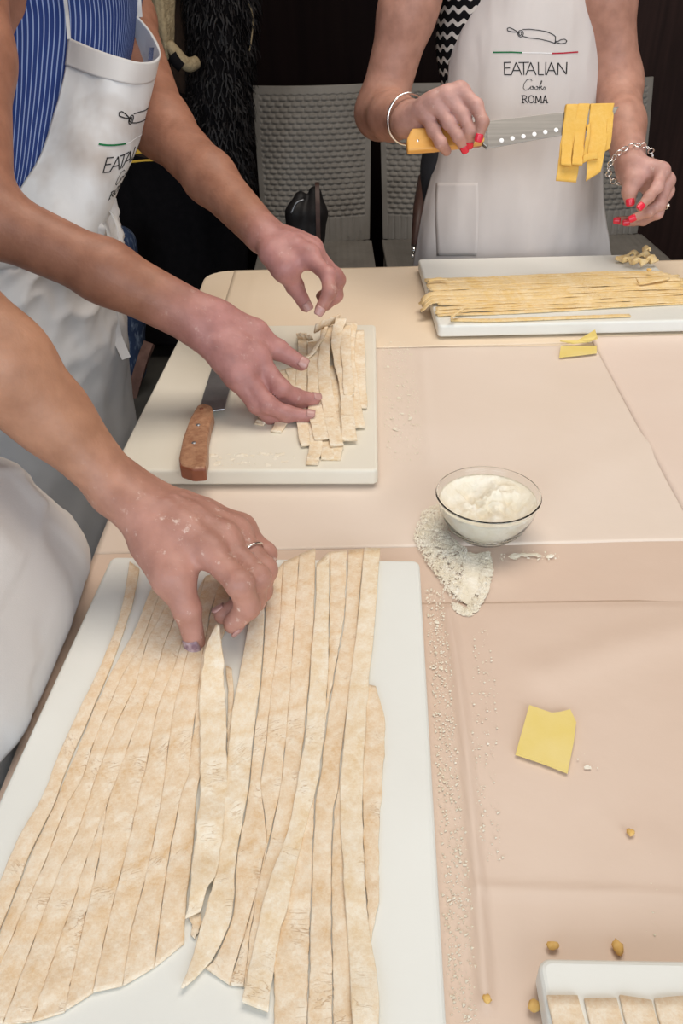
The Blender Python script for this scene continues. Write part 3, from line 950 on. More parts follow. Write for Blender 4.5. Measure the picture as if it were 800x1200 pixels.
# board in the lower right corner
for k in range(5):
    xl = 632 + k * 42; n = 40; t = np.linspace(0, 1, n)[:, None]
    p0 = Z(xl + 8, 1166 + (k % 2) * 4, BT + TH); p1 = Z(xl + 46, 1166 + (k % 3) * 3, BT + TH)
    sway = np.stack([0.0012 * np.sin(t[:, 0] * 9 + k), 0 * t[:, 0], 0 * t[:, 0]], -1)
    L = p0 + t * np.array([-0.006, -0.215 - 0.006 * (k % 3), 0]) + sway; R = p1 + t * np.array([-0.006, -0.212 - 0.008 * (k % 2), 0]) + sway
    strip(L, R, PASTA, ordinal(k + 1) + ' pasta strip from the left on the board in the lower right corner', 'pasta strips on the corner board', TH, n, seed=120 + k)


# ---- tangled pile on the middle board: px in a 5.71x blow-up of (300,350)
cE = lambda p: [(300 + .175 * x, 350 + .175 * y) for x, y in p]


def pile_strip(pts, wd, lift, label, material=PASTA2, n=48, seed=0, thick=0.0021, group='pasta strips piled on the cream board', twist=None):
    px = catmull(cE(pts), n); h = catmull(np.array(lift, float)[:, None], n)[:, 0]
    P = np.array([Z(x, y, BT + thick + hh) for (x, y), hh in zip(px, h)])
    r = np.random.default_rng(seed); s = np.linspace(0, 1, n)
    P[:, 2] += 0.0007 * (1 + np.sin(s * 19 + seed))
    T = np.gradient(P, axis=0); T[:, 2] *= 0.3; S = np.cross(T, [0, 0, 1.0]); S /= np.linalg.norm(S, axis=1, keepdims=True) + 1e-9
    w_ = wd / 2 * (1 + 0.06 * np.sin(s * 11 + seed * 2))
    tz = np.zeros(n) if twist is None else catmull(np.array(twist, float)[:, None], n)[:, 0]
    D = S * np.cos(tz)[:, None] + np.array([0, 0, 1.0]) * np.sin(tz)[:, None]
    return strip(P - D * w_[:, None], P + D * w_[:, None], material, label, group, thick, n, seed=seed)


PILE = [
    ([(80, 765), (50, 800), (20, 838)], .012, [0, 0, 0], 'leftmost pasta scrap, pale and short, under the fingers on the cream board'),
    ([(190, 480), (215, 640), (185, 790), (135, 890)], .0135, [0, .001, .001, 0], 'pasta strip whose short end points left below the fingers'),
    ([(230, 470), (275, 620), (270, 740), (240, 822)], .013, [.002, .003, .002, .001], 'pasta strip half hidden under the fingertips'),
    ([(310, 235), (312, 420), (300, 640), (310, 820), (345, 985)], .0145, [.004, .003, .003, .003, .001], 'long pasta strip at the left of the pile with a white floury tip'),
    ([(330, 480), (370, 760), (400, 960), (375, 1110)], .0135, [.001, .002, .002, 0], 'pasta strip reaching nearest the camera in the loose pile'),
    ([(440, 420), (445, 700), (480, 900), (475, 1075)], .0140, [.001, .001, .001, 0], 'pasta strip lying low in the middle of the pile'),
    ([(500, 450), (530, 760), (545, 920), (522, 1075)], .0135, [.002, .002, .001, 0], 'pasta strip ending second nearest the camera in the pile'),
    ([(385, 290), (385, 500), (395, 720), (438, 940)], .0165, [.006, .006, .0065, .005], 'broad smooth pasta strip passing just right of the fingertips'),
    ([(475, 170), (462, 300), (455, 500), (485, 720), (542, 985)], .0155, [.016, .010, .008, .0075, .004], 'long pasta strip down the centre of the pile'),
    ([(590, 230), (585, 480), (590, 740), (585, 930)], .0135, [.003, .003, .003, .001], 'pasta strip under the white floury one in the pile'),
    ([(690, 215), (695, 400), (700, 600), (706, 732)], .0140, [.010, .006, .003, .001], 'rightmost pasta strip of the pile on the cream board'),
    ([(640, 160), (625, 300), (635, 500), (655, 680), (688, 860)], .0150, [.018, .011, .007, .005, .002], 'second pasta strip from the right in the loose pile'),
    ([(568, 128), (540, 260), (560, 420), (598, 580), (612, 760), (625, 945)], .0155, [.030, .016, .010, .009, .008, .004], 'whitest floury pasta strip hanging from the fold of the pile'),
    ([(605, 175), (600, 330), (615, 520), (622, 640)], .013, [.020, .014, .012, .010], 'short pasta strip curling beside the white floury one'),
    ([(470, 190), (440, 260), (385, 350), (310, 410), (235, 440)], .0055, [.018, .015, .012, .009, .004], 'thin pasta thread crossing the pile diagonally'),
]
for k, (pts, wd, lift, lab) in enumerate(PILE):
    pile_strip(pts, wd, lift, lab, seed=200 + k)
# folded-over ends at the far side of the pile stand up as a band
pile_strip([(392, 205), (440, 175), (500, 150), (556, 128)], .014, [.020, .021, .024, .026], 'pasta strip folded upright across the far end of the pile', PASTA, 30, 240, 0.0021, twist=[1.35, 1.3, 1.3, 1.2])
pile_strip([(278, 252), (320, 255), (375, 262)], .011, [.007, .008, .009], 'folded pasta end standing at the far left of the pile', PASTA, 24, 241, 0.0021, twist=[1.2, 1.2, 1.0])

# ---- far board: many thin strips in two loose layers, board-frame coordinates
fa = 0.0; fc, fs = math.cos(fa), math.sin(fa)
FB0 = np.array([FBC[0] - 0.405 * fc, FBC[1] - 0.405 * fs])     # left far corner


def fb(u, v, z):
    return np.array([FB0[0] + u * fc + v * fs, FB0[1] + u * fs - v * fc, z])


rf = np.random.default_rng(3)
rows = 25
vL0, vL1 = FBC[1] - Z(512, 329, BT)[1], FBC[1] - Z(512, 371, BT)[1]
vR0, vR1 = FBC[1] - Z(770, 320, BT)[1], FBC[1] - Z(790, 357, BT)[1]
FARLAB = {0: 'long thin pasta strip at the far edge of the bundle on the far board', rows - 1: 'long thin pasta strip at the near edge of the bundle on the far board'}
for k in range(rows):
    q = k / (rows - 1); lay = (k % 2)
    n = 70; u0 = -0.001 + rf.uniform(0, 0.010); u1 = 0.385 + rf.uniform(0, 0.03) + 0.02 * q
    if k in (11, 12, 13, 14, 15, 16, 17): u0 = -0.016 + rf.uniform(-.003, .003)
    u = np.linspace(u0, u1, n)
    z = BT + 0.0022 + 0.0016 * lay + 0.0004 * (1 + np.sin(u * (26 + k) + k * 2.1)) + 0.003 * math.sin(q * math.pi)
    droop = np.clip((0.002 - u) / 0.018, 0, 1) ** 1.5
    z = z - 0.012 * droop
    tt = np.clip(u / 0.40, 0, 1.1)
    vv = (vL0 + (vL1 - vL0) * q) * (1 - tt) + (vR0 + (vR1 - vR0) * q) * tt + 0.0022 * np.sin(u * 14 + k * 1.3) + 0.006 * droop
    pitch = (vL1 - vL0) / rows
    wd = pitch * (1.5 + 0.15 * rf.random())
    P = np.array([fb(a_, b_, c_) for a_, b_, c_ in zip(u, vv, z)])
    S = np.array([fb(0, 1, 0) - fb(0, 0, 0)] * n); tz = 0.10 * np.sin(u * 17 + k * 2.7) + rf.normal(0, 0.05)
    D = S * np.cos(tz)[:, None] + np.array([0, 0, 1.0]) * np.sin(tz)[:, None]
    strip(P - D * wd / 2, P + D * wd / 2, PASTA_FAR, FARLAB.get(k, ordinal(k + 1) + ' thin strip from the far edge of the bundle on the far board'), 'thin strips bundled on the far board', 0.0014, n, seed=300 + k, wob=0.0006)
P = np.array([Z(x, y, BT + 0.003) for x, y in catmull([(528, 374), (580, 374.5), (650, 372), (738, 369)], 40)])
S = np.array([0, 1.0, 0]) * 0.005
strip(P - S, P + S, PASTA_FAR, 'single thin strip lying apart at the near side of the far bundle', 'thin strips bundled on the far board', 0.0018, 40, seed=350)
for k, (pts, lab) in enumerate([([(502, 328), (512, 326), (524, 327)], 'short curled pasta end on the far left corner of the bundle'),
                                ([(528, 372), (535, 366), (543, 361)], 'short pasta end sticking up at the near left of the bundle'),
                                ([(745, 327), (750, 331), (768, 328), (784, 325)], 'short flat pasta piece lying on the right end of the bundle')]):
    P = np.array([Z(x, y, BT + 0.0125) for x, y in catmull(pts, 16)])
    strip(P - S * 0.9, P + S * 0.9, PASTA_FAR, lab, 'thin strips bundled on the far board', 0.002, 16, seed=360 + k)


# ---- dough scraps
def scrap(name, pxs, z, thick, material, label, cat, group=None, lift=None, seed=0):
    """small sheet of dough from its outline"""
    pts = [Z(x, y, z) for x, y in pxs]
    if lift is not None:
        pts = [Z(x, y, z + h) for (x, y), h in zip(pxs, lift)]
    bm = bmesh.new(); vs = [bm.verts.new(p) for p in pts]; f = bm.faces.new(vs)
    bmesh.ops.recalc_face_normals(bm, faces=bm.faces)
    if f.normal.z < 0: f.normal_flip()
    bmesh.ops.subdivide_edges(bm, edges=list(bm.edges), cuts=3, use_grid_fill=True)
    e = bmesh.ops.extrude_face_region(bm, geom=list(bm.faces))
    bmesh.ops.translate(bm, vec=(0, 0, -thick), verts=[v for v in e['geom'] if isinstance(v, bmesh.types.BMVert)])
    bmesh.ops.recalc_face_normals(bm, faces=bm.faces)
    me = bpy.data.meshes.new(name); bm.to_mesh(me); bm.free()
    o = link(name, me, material, smooth=False); rebase(o)
    return tag(o, label, cat, group)


P_TOP = 0.7525
scrap('dough_scrap', [(620, 826), (646, 835), (656, 834), (668, 831), (675, 846), (672, 870), (665, 905), (634, 893), (604, 883)], P_TOP + 0.0016, 0.0016, SCRAP,
      'square pale yellow dough scrap on the pink paper right of the near board', 'dough scrap', lift=None)
scrap('dough_scrap', [(656, 399), (676, 399), (697, 386), (700, 396), (690, 400), (672, 402)], P_TOP + 0.0016, 0.0016, SCRAP,
      'curled yellow dough scrap closest to the far board', 'dough scrap', lift=[0, .002, .012, .010, .003, 0])
scrap('dough_scrap', [(657, 405), (699, 405), (699, 413), (675, 416), (655, 418)], P_TOP + 0.0016, 0.0016, SCRAP,
      'flat yellow dough scrap just in front of the curled one', 'dough scrap')


def lump(name, px, z, r, material, label, cat, group=None, seed=0, squash=0.6, sub=2):
    bm = bmesh.new(); bmesh.ops.create_icosphere(bm, subdivisions=sub, radius=1)
    rr = random.Random(seed); off = Vector((rr.uniform(0, 50), rr.uniform(0, 50), 0))
    sx = rr.uniform(0.8, 1.3)
    for v in bm.verts:
        k = 1 + 0.45 * mnoise.noise(v.co * 1.6 + off)
        v.co = Vector((v.co.x * r * k * sx, v.co.y * r * k / sx, v.co.z * r * k * squash))
    p = Z(px[0], px[1], z)
    mz = min(v.co.z for v in bm.verts)
    bmesh.ops.translate(bm, vec=Vector(p) - Vector((0, 0, mz)), verts=bm.verts)
    me = bpy.data.meshes.new(name); bm.to_mesh(me); bm.free()
    o = link(name, me, material); rebase(o)
    return tag(o, label, cat, group)


for k, (x, y, r, lab) in enumerate([(738, 977, .0026, 'tiny yellow dough crumb alone on pink paper at right'),
                                    (647, 1110, .0030, 'yellow dough crumb left of its pair, behind the corner board'),
                                    (723, 1112, .0036, 'yellow dough crumb resting at the back edge of the corner board'),
                                    (625, 1181, .0034, 'yellow dough crumb touching the left edge of the corner board'),
                                    (570, 1172, .0024, 'small yellow dough crumb between near board and corner board')]):
    lump('dough_crumb', (x, y), P_TOP, r, CRUMB, lab, 'crumb', 'dough crumbs on the paper', k)

# crumpled dough offcuts at the far right of the far board
OFFL = ['dough offcut at the far left of the small heap on the far board', 'dough offcut at the back of the small heap, second from left', 'dough offcut at the back of the small heap, third from left',
        'dough offcut at the far right back of the small heap', 'dough offcut at the near left front of the small heap', 'dough offcut in the middle front of the small heap', 'dough offcut at the near right front of the small heap', 'dough offcut lying on top of the small heap']
OFF = [(728, 303, .016), (740, 299, .014), (752, 301, .015), (763, 303, .013), (735, 309, .013), (748, 311, .015), (761, 309, .013), (756, 297, .010)]
for k, (x, y, r) in enumerate(OFF):
    p = Z(x, y + 4, BT); n = 20
    a0 = rf.uniform(0, 6); t = np.linspace(0, 1, n)
    hx, hy = math.cos(a0), math.sin(a0); lay = 0.007 * (k // 4)
    ph = t * 4.6 - 0.8
    c = np.stack([p[0] + r * (0.9 * (t - .5) * 2 * hx * 0.6 + 0.35 * np.cos(ph)), p[1] + r * (0.9 * (t - .5) * 2 * hy * 0.6 + 0.25 * np.cos(ph)), BT + 0.005 + lay + 0.0045 * (1 + np.sin(ph))], -1)
    Dv = np.stack([-hy + 0 * t, hx + 0 * t, 0.35 * np.sin(t * 5 + k)], -1); Dv /= np.linalg.norm(Dv, axis=1, keepdims=True)
    o = strip(c - Dv * 0.0085, c + Dv * 0.0085, PASTA_FAR, OFFL[k], 'dough offcuts heaped on the far board', 0.0045, n, seed=400 + k)
    o.name = 'dough_offcut'
    zmin = min((o.matrix_world @ v.co).z + 0 for v in o.data.vertices) if False else o.location.z
    o.location.z = max(BT + 0.0003, o.location.z - 0.003)
lump('dough_crumb', (760, 318), BT + 0.012, .004, CRUMB, 'dough crumb on the bundle in front of the heaped offcuts', 'crumb', 'dough crumbs on the paper', 31)

# ================================================================== BOWL OF FLOUR
bc = Z(572, 579, 0.795); BZ = 0.7522
bowl_prof = [(0.0, 0.0025), (0.018, 0.0025), (0.023, 0.0), (0.027, 0.0), (0.030, 0.002), (0.039, 0.012), (0.0455, 0.027), (0.0482, 0.040), (0.0494, 0.0412), (0.0498, 0.0430),
             (0.0490, 0.0441), (0.0479, 0.0436), (0.0468, 0.040), (0.0439, 0.027), (0.0374, 0.013), (0.028, 0.0047), (0.016, 0.0044), (0.0, 0.0044)]
V, F = lathe_geo(bowl_prof, 64, (bc[0], bc[1], BZ))
bowl = mesh('glass_bowl', V, F, GLASS)
bm = bmesh.new(); bm.from_mesh(bowl.data); bmesh.ops.remove_doubles(bm, verts=bm.verts, dist=1e-6); bmesh.ops.recalc_face_normals(bm, faces=bm.faces); bm.to_mesh(bowl.data); bm.free()
rebase(bowl); tag(bowl, 'small clear glass bowl holding white flour on the pale paper', 'bowl')
# the flour: inner wall of the bowl below, lumpy heap on top
nr, na = 26, 72; V = []
prof_in = [(0.0, 0.0047), (0.016, 0.0047), (0.0275, 0.0051), (0.0370, 0.0135), (0.0434, 0.027), (0.0458, 0.037)]
pin = catmull(np.array(prof_in), 12)
for r, z in pin:
    for k in range(na):
        a = 2 * math.pi * k / na; V.append((bc[0] + r * math.cos(a), bc[1] + r * math.sin(a), BZ + z))
R_ = 0.0458
for j in range(1, nr):
    r = R_ * (1 - j / (nr - 1))
    for k in range(na):
        a = 2 * math.pi * k / na; x, y = r * math.cos(a), r * math.sin(a)
        e = 1 - (r / R_) ** 4
        h = 0.0370 + e * (-0.009 + 0.013 * (mnoise.noise(Vector((x * 45, y * 45, 3.3)))) + 0.006 * mnoise.noise(Vector((x * 130, y * 130, 1))) + 0.0032 * mnoise.noise(Vector((x * 380, y * 380, 2))))
        h += 0.006 * e * math.exp(-((x - 0.018) ** 2 + (y - 0.012) ** 2) / 0.0003)
        rad = r * (1 + 0.03 * mnoise.noise(Vector((math.cos(a) * 5, math.sin(a) * 5, j * .3))) * (1 if j > 1 else 0))
        V.append((bc[0] + rad * math.cos(a), bc[1] + rad * math.sin(a), BZ + min(h, 0.044)))
F = grid_faces(12 + nr - 1, na, closed_u=True)
o = mesh('bowl_flour', V, F, FLOUR); fix_normals(o); rebase(o)
tag(o, 'lumpy white flour heaped inside the glass bowl', 'flour', kind='stuff')


# ---- spilled flour: low drifts with a lumpy crust and scattered grains
def flour_patch(name, poly_px, z, hmax, label, density=1.0, seed=0, res=0.0016, thr=0.0, lump=1.0):
    poly = np.array([Z(x, y, z)[:2] for x, y in poly_px])
    lo, hi = poly.min(0), poly.max(0)
    xs = np.arange(lo[0], hi[0], res); ys = np.arange(lo[1], hi[1], res)
    X, Y = np.meshgrid(xs, ys)
    inside = np.zeros(X.shape, bool); m = len(poly)
    for i in range(m):
        (x0, y0), (x1_, y1_) = poly[i], poly[(i + 1) % m]
        c_ = ((y0 > Y) != (y1_ > Y)) & (X < (x1_ - x0) * (Y - y0) / (y1_ - y0 + 1e-12) + x0)
        inside ^= c_
    d = seg_dist(X, Y, [tuple(p) for p in poly] + [tuple(poly[0])])
    H = np.zeros(X.shape)
    for j in range(X.shape[0]):
        for i in range(X.shape[1]):
            if inside[j, i]:
                q = Vector((X[j, i] * 110, Y[j, i] * 110, seed)); q2 = q * 3.1
                H[j, i] = (mnoise.noise(q * lump) * 0.8 + mnoise.noise(q2) * 0.28 + mnoise.noise(q * 7.3) * 0.12 + 0.35) * min(1, d[j, i] / 0.008) - thr
    keep = H > 0.004
    H = np.clip(H, 0, None) * hmax
    V = []; F = []; idx = -np.ones(X.shape, int)
    for j in range(X.shape[0] - 1):
        for i in range(X.shape[1] - 1):
            if keep[j:j + 2, i:i + 2].any():
                q = []
                for jj, ii in ((j, i), (j, i + 1), (j + 1, i + 1), (j + 1, i)):
                    if idx[jj, ii] < 0:
                        idx[jj, ii] = len(V); V.append((X[jj, ii], Y[jj, ii], z + H[jj, ii]))
                    q.append(idx[jj, ii])
                F.append(q)
    r = random.Random(seed)
    ng = int(density * inside.sum() * 0.05)
    ii = np.argwhere(inside)
    for _ in range(ng):
        j, i = ii[r.randrange(len(ii))]
        c_ = (X[j, i] + r.uniform(-1, 1) * res, Y[j, i] + r.uniform(-1, 1) * res, z + H[j, i])
        s = 0.00028 + 0.0010 * r.random() ** 3; b = len(V)
        for dx, dy, dz in ((1, 0, 0.2), (-0.6, 0.8, 0.2), (-0.5, -0.9, 0.2), (0.1, 0, 1.2)):
            V.append((c_[0] + dx * s, c_[1] + dy * s, c_[2] + dz * s))
        F += [[b, b + 1, b + 3], [b + 1, b + 2, b + 3], [b + 2, b, b + 3]]
    o = mesh(name, V, F, FLOUR); rebase(o)
    return tag(o, label, 'flour', kind='stuff')


FZ = 0.7512
flour_patch('spilled_flour', [(512, 590), (494, 600), (484, 632), (500, 660), (514, 680), (528, 700), (540, 706), (548, 690), (544, 660), (548, 645), (528, 628)], FZ, 0.0024,
            'loose white flour drift spilled to the left in front of the glass bowl', 30.0, 3, 0.0010, thr=0.30, lump=1.7)
flour_patch('spilled_flour', [(560, 648), (574, 646), (578, 668), (572, 694), (560, 716), (548, 724), (532, 716), (527, 704), (546, 712), (558, 696), (562, 672)], FZ, 0.0040,
            'lumpy ridge of flour curving towards the camera in front of the bowl', 18.0, 4, 0.0009, thr=0.02, lump=2.2)
flour_patch('spilled_flour', [(540, 646), (562, 650), (560, 690), (548, 708), (536, 700), (544, 668)], FZ, 0.0007,
            'thin swept film of flour between the two flour drifts', 2.0, 6, 0.0012, thr=-0.1, lump=0.4)
flour_patch('spilled_flour', [(575, 652), (600, 646), (625, 646), (655, 648), (655, 656), (620, 657), (590, 658)], FZ, 0.002,
            'thin trail of flour running right from the glass bowl', 2.0, 5, 0.0009, thr=0.3)
flour_patch('spilled_flour', [(498, 690), (520, 690), (530, 800), (536, 900), (548, 1000), (555, 1100), (560, 1200), (528, 1200), (522, 1100), (514, 950), (506, 800)], FZ, 0.0011,
            'dusty line of flour along the right side of the nearest board', 6.0, 8, 0.0010, thr=0.85)
flour_patch('spilled_flour', [(555, 740), (570, 735), (585, 830), (580, 900), (590, 1010), (560, 1010), (552, 880)], FZ, 0.001,
            'faint scattered flour beside the crease of the pink paper', 1.6, 9, 0.0010, thr=0.85)
flour_patch('spilled_flour', [(448, 400), (482, 400), (492, 470), (494, 540), (455, 545), (446, 470)], 0.7502, 0.001,
            'fine flour dust on the paper right of the cream board', 1.5, 11, 0.0011, thr=0.85)
flour_patch('spilled_flour', [(236, 528), (300, 528), (345, 522), (352, 545), (300, 552), (240, 550)], BT, 0.0016,
            'smear of flour at the near edge of the cream board', 0.3, 13, 0.0010, thr=0.62)
flour_patch('spilled_flour', [(672, 880), (690, 884), (702, 898), (694, 908), (680, 900)], FZ + 0.001, 0.003,
            'small clump of flour at the corner of the square scrap', 0.8, 14, 0.0012, thr=0.3)
flour_patch('spilled_flour', [(755, 1000), (775, 1000), (772, 1100), (752, 1100)], FZ, 0.0014,
            'few flour specks on pink paper above the corner board', 0.8, 15, 0.0010, thr=0.9)


# ================================================================== KNIVES
def prism(name, outline, thick_dir, thick, material, parent, bevel=0.0, holes=None):
    """flat outline of 3-D points extruded along thick_dir"""
    bm = bmesh.new(); vs = [bm.verts.new(p) for p in outline]; f = bm.faces.new(vs)
    e = bmesh.ops.extrude_face_region(bm, geom=[f])
    bmesh.ops.translate(bm, vec=Vector(unit(thick_dir) * thick), verts=[v for v in e['geom'] if isinstance(v, bmesh.types.BMVert)])
    bmesh.ops.recalc_face_normals(bm, faces=bm.faces)
    if bevel:
        bmesh.ops.bevel(bm, geom=list(bm.edges), offset=bevel, segments=2, affect='EDGES', profile=0.5)
    bmesh.ops.translate(bm, vec=Vector(-parent_world(parent)), verts=bm.verts)
    me = bpy.data.meshes.new(name); bm.to_mesh(me); bm.free()
    return link(name, me, material, parent, smooth=False)


kp = Z(240, 500, BT)
knife = empty('kitchen_knife', tuple(kp))
tag(knife, 'kitchen knife with reddish wooden handle lying on the cream board', 'knife')
hz = BT + 0.019
hl = [(231, 474), (222, 490), (214, 512), (209, 536), (212, 545), (226, 549), (240, 548), (243, 530), (243, 512), (246, 495), (250, 482), (248, 475), (240, 472)]
prism('handle', [Z(x, y, hz) for x, y in hl], (0, 0, -1), 0.017, HANDLE, knife, bevel=0.0028)
prism('handle_end', [Z(x, y, hz - 0.001) for x, y in [(209.5, 536), (241.5, 545), (240.5, 549.5), (225, 550.5), (210.5, 546)]], (0, 0, -1), 0.015, HANDLE_DK, knife, bevel=0.002)
prism('blade', [Z(x, y, BT + 0.0105) for x, y in [(235, 474), (238, 462), (250, 425), (262, 400), (272, 388), (284, 392), (283, 410), (276, 430), (263, 479), (249, 481)]], (0, 0, -1), 0.0022, STEEL_DARK, knife, bevel=0.0006)
for x, y in ((236, 479), (232, 498), (227, 519)):
    p = Z(x, y, hz); V, F = lathe_geo([(0, 0.0006), (0.0022, 0.0006), (0.0025, 0.0), (0.0025, -0.001)], 14, p)
    mesh('rivet', V, F, HANDLE_DK if y < 485 else STEEL_DARK, knife)

# knife held up by the cook at the far side
KD = 1.235
kb = W(570, 158, KD)
hknife = empty('kitchen_knife', tuple(kb))
tag(hknife, 'long kitchen knife with dimpled steel blade held up by the far cook', 'knife')
KN = unit(np.cross(W(725, 126, KD) - W(568, 142, KD), W(570, 174, KD) - W(568, 142, KD)))
if KN @ (CAM - kb) < 0: KN = -KN


def kw(x, y, o_=0.0):
    return W(x, y, KD) + KN * o_


prism('blade', [kw(566.5, 142.5), (kw(640, 133.5)), kw(725, 124.5), kw(716, 140), kw(690, 152.5), kw(655, 158.5), kw(568.5, 174.5)], -KN, 0.002, STEEL, hknife, bevel=0.0004)
prism('handle', [kw(567, 143, .006), kw(540, 146, .007), (kw(508, 151, .007)), kw(482, 152, .006), (kw(476, 165, .006)), kw(477, 179, .006), kw(508, 177, .007), kw(540, 173, .007), kw(567, 168, .006)], -KN, 0.015, HANDLE_YEL, hknife, bevel=0.003)
prism('bolster', [kw(563, 143, .0045), kw(570, 142.6, .003), kw(571, 174, .003), kw(565, 170, .0045)], -KN, 0.009, STEEL, hknife, bevel=0.001)
for k in range(6):
    x = 587.5 + k * 12.8; y = 164.5 - k * 2.45
    c_ = kw(x, y, 0.0); u = unit(np.cross(KN, [0, 0, 1.0])); v = np.cross(KN, u)
    V = [c_ + KN * 0.0004]; m = 16
    for rr, oo in ((0.0030, 0.0004), (0.0034, 0.0)):
        for i in range(m):
            a = 2 * math.pi * i / m; V.append(c_ + KN * oo + rr * (math.cos(a) * u + math.sin(a) * v))
    F = [[0, 1 + i, 1 + (i + 1) % m] for i in range(m)] + [[1 + i, 1 + m + i, 1 + m + (i + 1) % m, 1 + (i + 1) % m] for i in range(m)]
    mesh('dimple', V, F, INK_W, hknife)
c_ = kw(489, 167, .0065)
V, F = lathe_geo([(0, 0.0), (0.002, 0.0), (0.0024, -0.001)], 12, (0, 0, 0))
Rm = np.stack([unit(np.cross([0, 0, 1.0], KN)), np.cross(KN, unit(np.cross([0, 0, 1.0], KN))), KN], 1)
mesh('rivet', [Rm @ np.array(v) + c_ for v in V], F, SILVER, hknife)


def hang(topL, topR, botL, botR, off, back, label, seed, thick=0.0019, curl=0.0):
    """strip draped over the raised blade: short tail behind, long face in front"""
    n = 40; L = []; R = []
    tl, tr, bl, br = [np.array(p, float) for p in (topL, topR, botL, botR)]
    for i in range(n):
        t = i / (n - 1)
        if t < 0.2:                                   # behind the blade, rising
            q = (t / 0.2); s = (1 - q) * back; o_ = -0.004 - off
            a, b = tl + (bl - tl) * s, tr + (br - tr) * s
        elif t < 0.3:
            q = (t - 0.2) / 0.1; o_ = -0.004 - off + (0.0065 + 2 * off) * q
            a, b = tl - [0, 1.5 * math.sin(q * math.pi)], tr - [0, 1.5 * math.sin(q * math.pi)]
        else:
            q = (t - 0.3) / 0.7; o_ = 0.0025 + off + 0.002 * math.sin(q * 5 + seed) + curl * max(0, q - 0.85) / 0.15
            a, b = tl + (bl - tl) * q, tr + (br - tr) * q
        L.append(kw(a[0], a[1], o_)); R.append(kw(b[0], b[1], o_))
    V, F, uv = ribbon_geo(np.array(L), np.array(R), thick, seed=seed, wob=0.0003)
    o = mesh('pasta_strip', V, F, PASTA_KNIFE, uv=uv); fix_normals(o); rebase(o)
    return tag(o, label, 'pasta', 'pasta strips hanging from the raised knife')


hang((662, 124), (690, 123), (651, 212), (675, 214), 0.0, 0.35, 'longest pasta strip hanging at the left behind the shorter two on the knife', 1)
hang((662.5, 124), (675.5, 123.5), (655, 196), (667, 197), 0.0024, 0.2, 'leftmost short pasta strip in front on the raised knife', 2, curl=0.004)
hang((676.5, 123.5), (690, 123), (668, 196), (680, 197), 0.0026, 0.2, 'second short pasta strip from the left in front on the raised knife', 3, curl=0.004)
hang((691, 123), (719.5, 122), (685, 214), (702.5, 203), 0.0005, 0.45, 'broad pasta strip hanging at the right of the raised knife', 4, curl=0.003)
hang((712, 124), (719, 123), (708, 178), (715, 174), -0.0015, 0.6, 'pale pasta strip peeping out behind the broad one on the knife', 5)
hang((686, 150), (690, 146), (681, 189), (686, 188), 0.005, 0.0, 'thin pale pasta sliver between the two broad hanging strips', 6)
P = np.array([kw(x, y, 0.0095) for x, y in catmull([(681, 190), (688, 186), (698, 185)], 16)])
S = (kw(0, 4) - kw(0, 0)) * 1.0
strip(P - S, P + S, PASTA_KNIFE, 'small pasta stub folded across the front of the hanging strips', 'pasta strips hanging from the raised knife', 0.003, 16, seed=480)


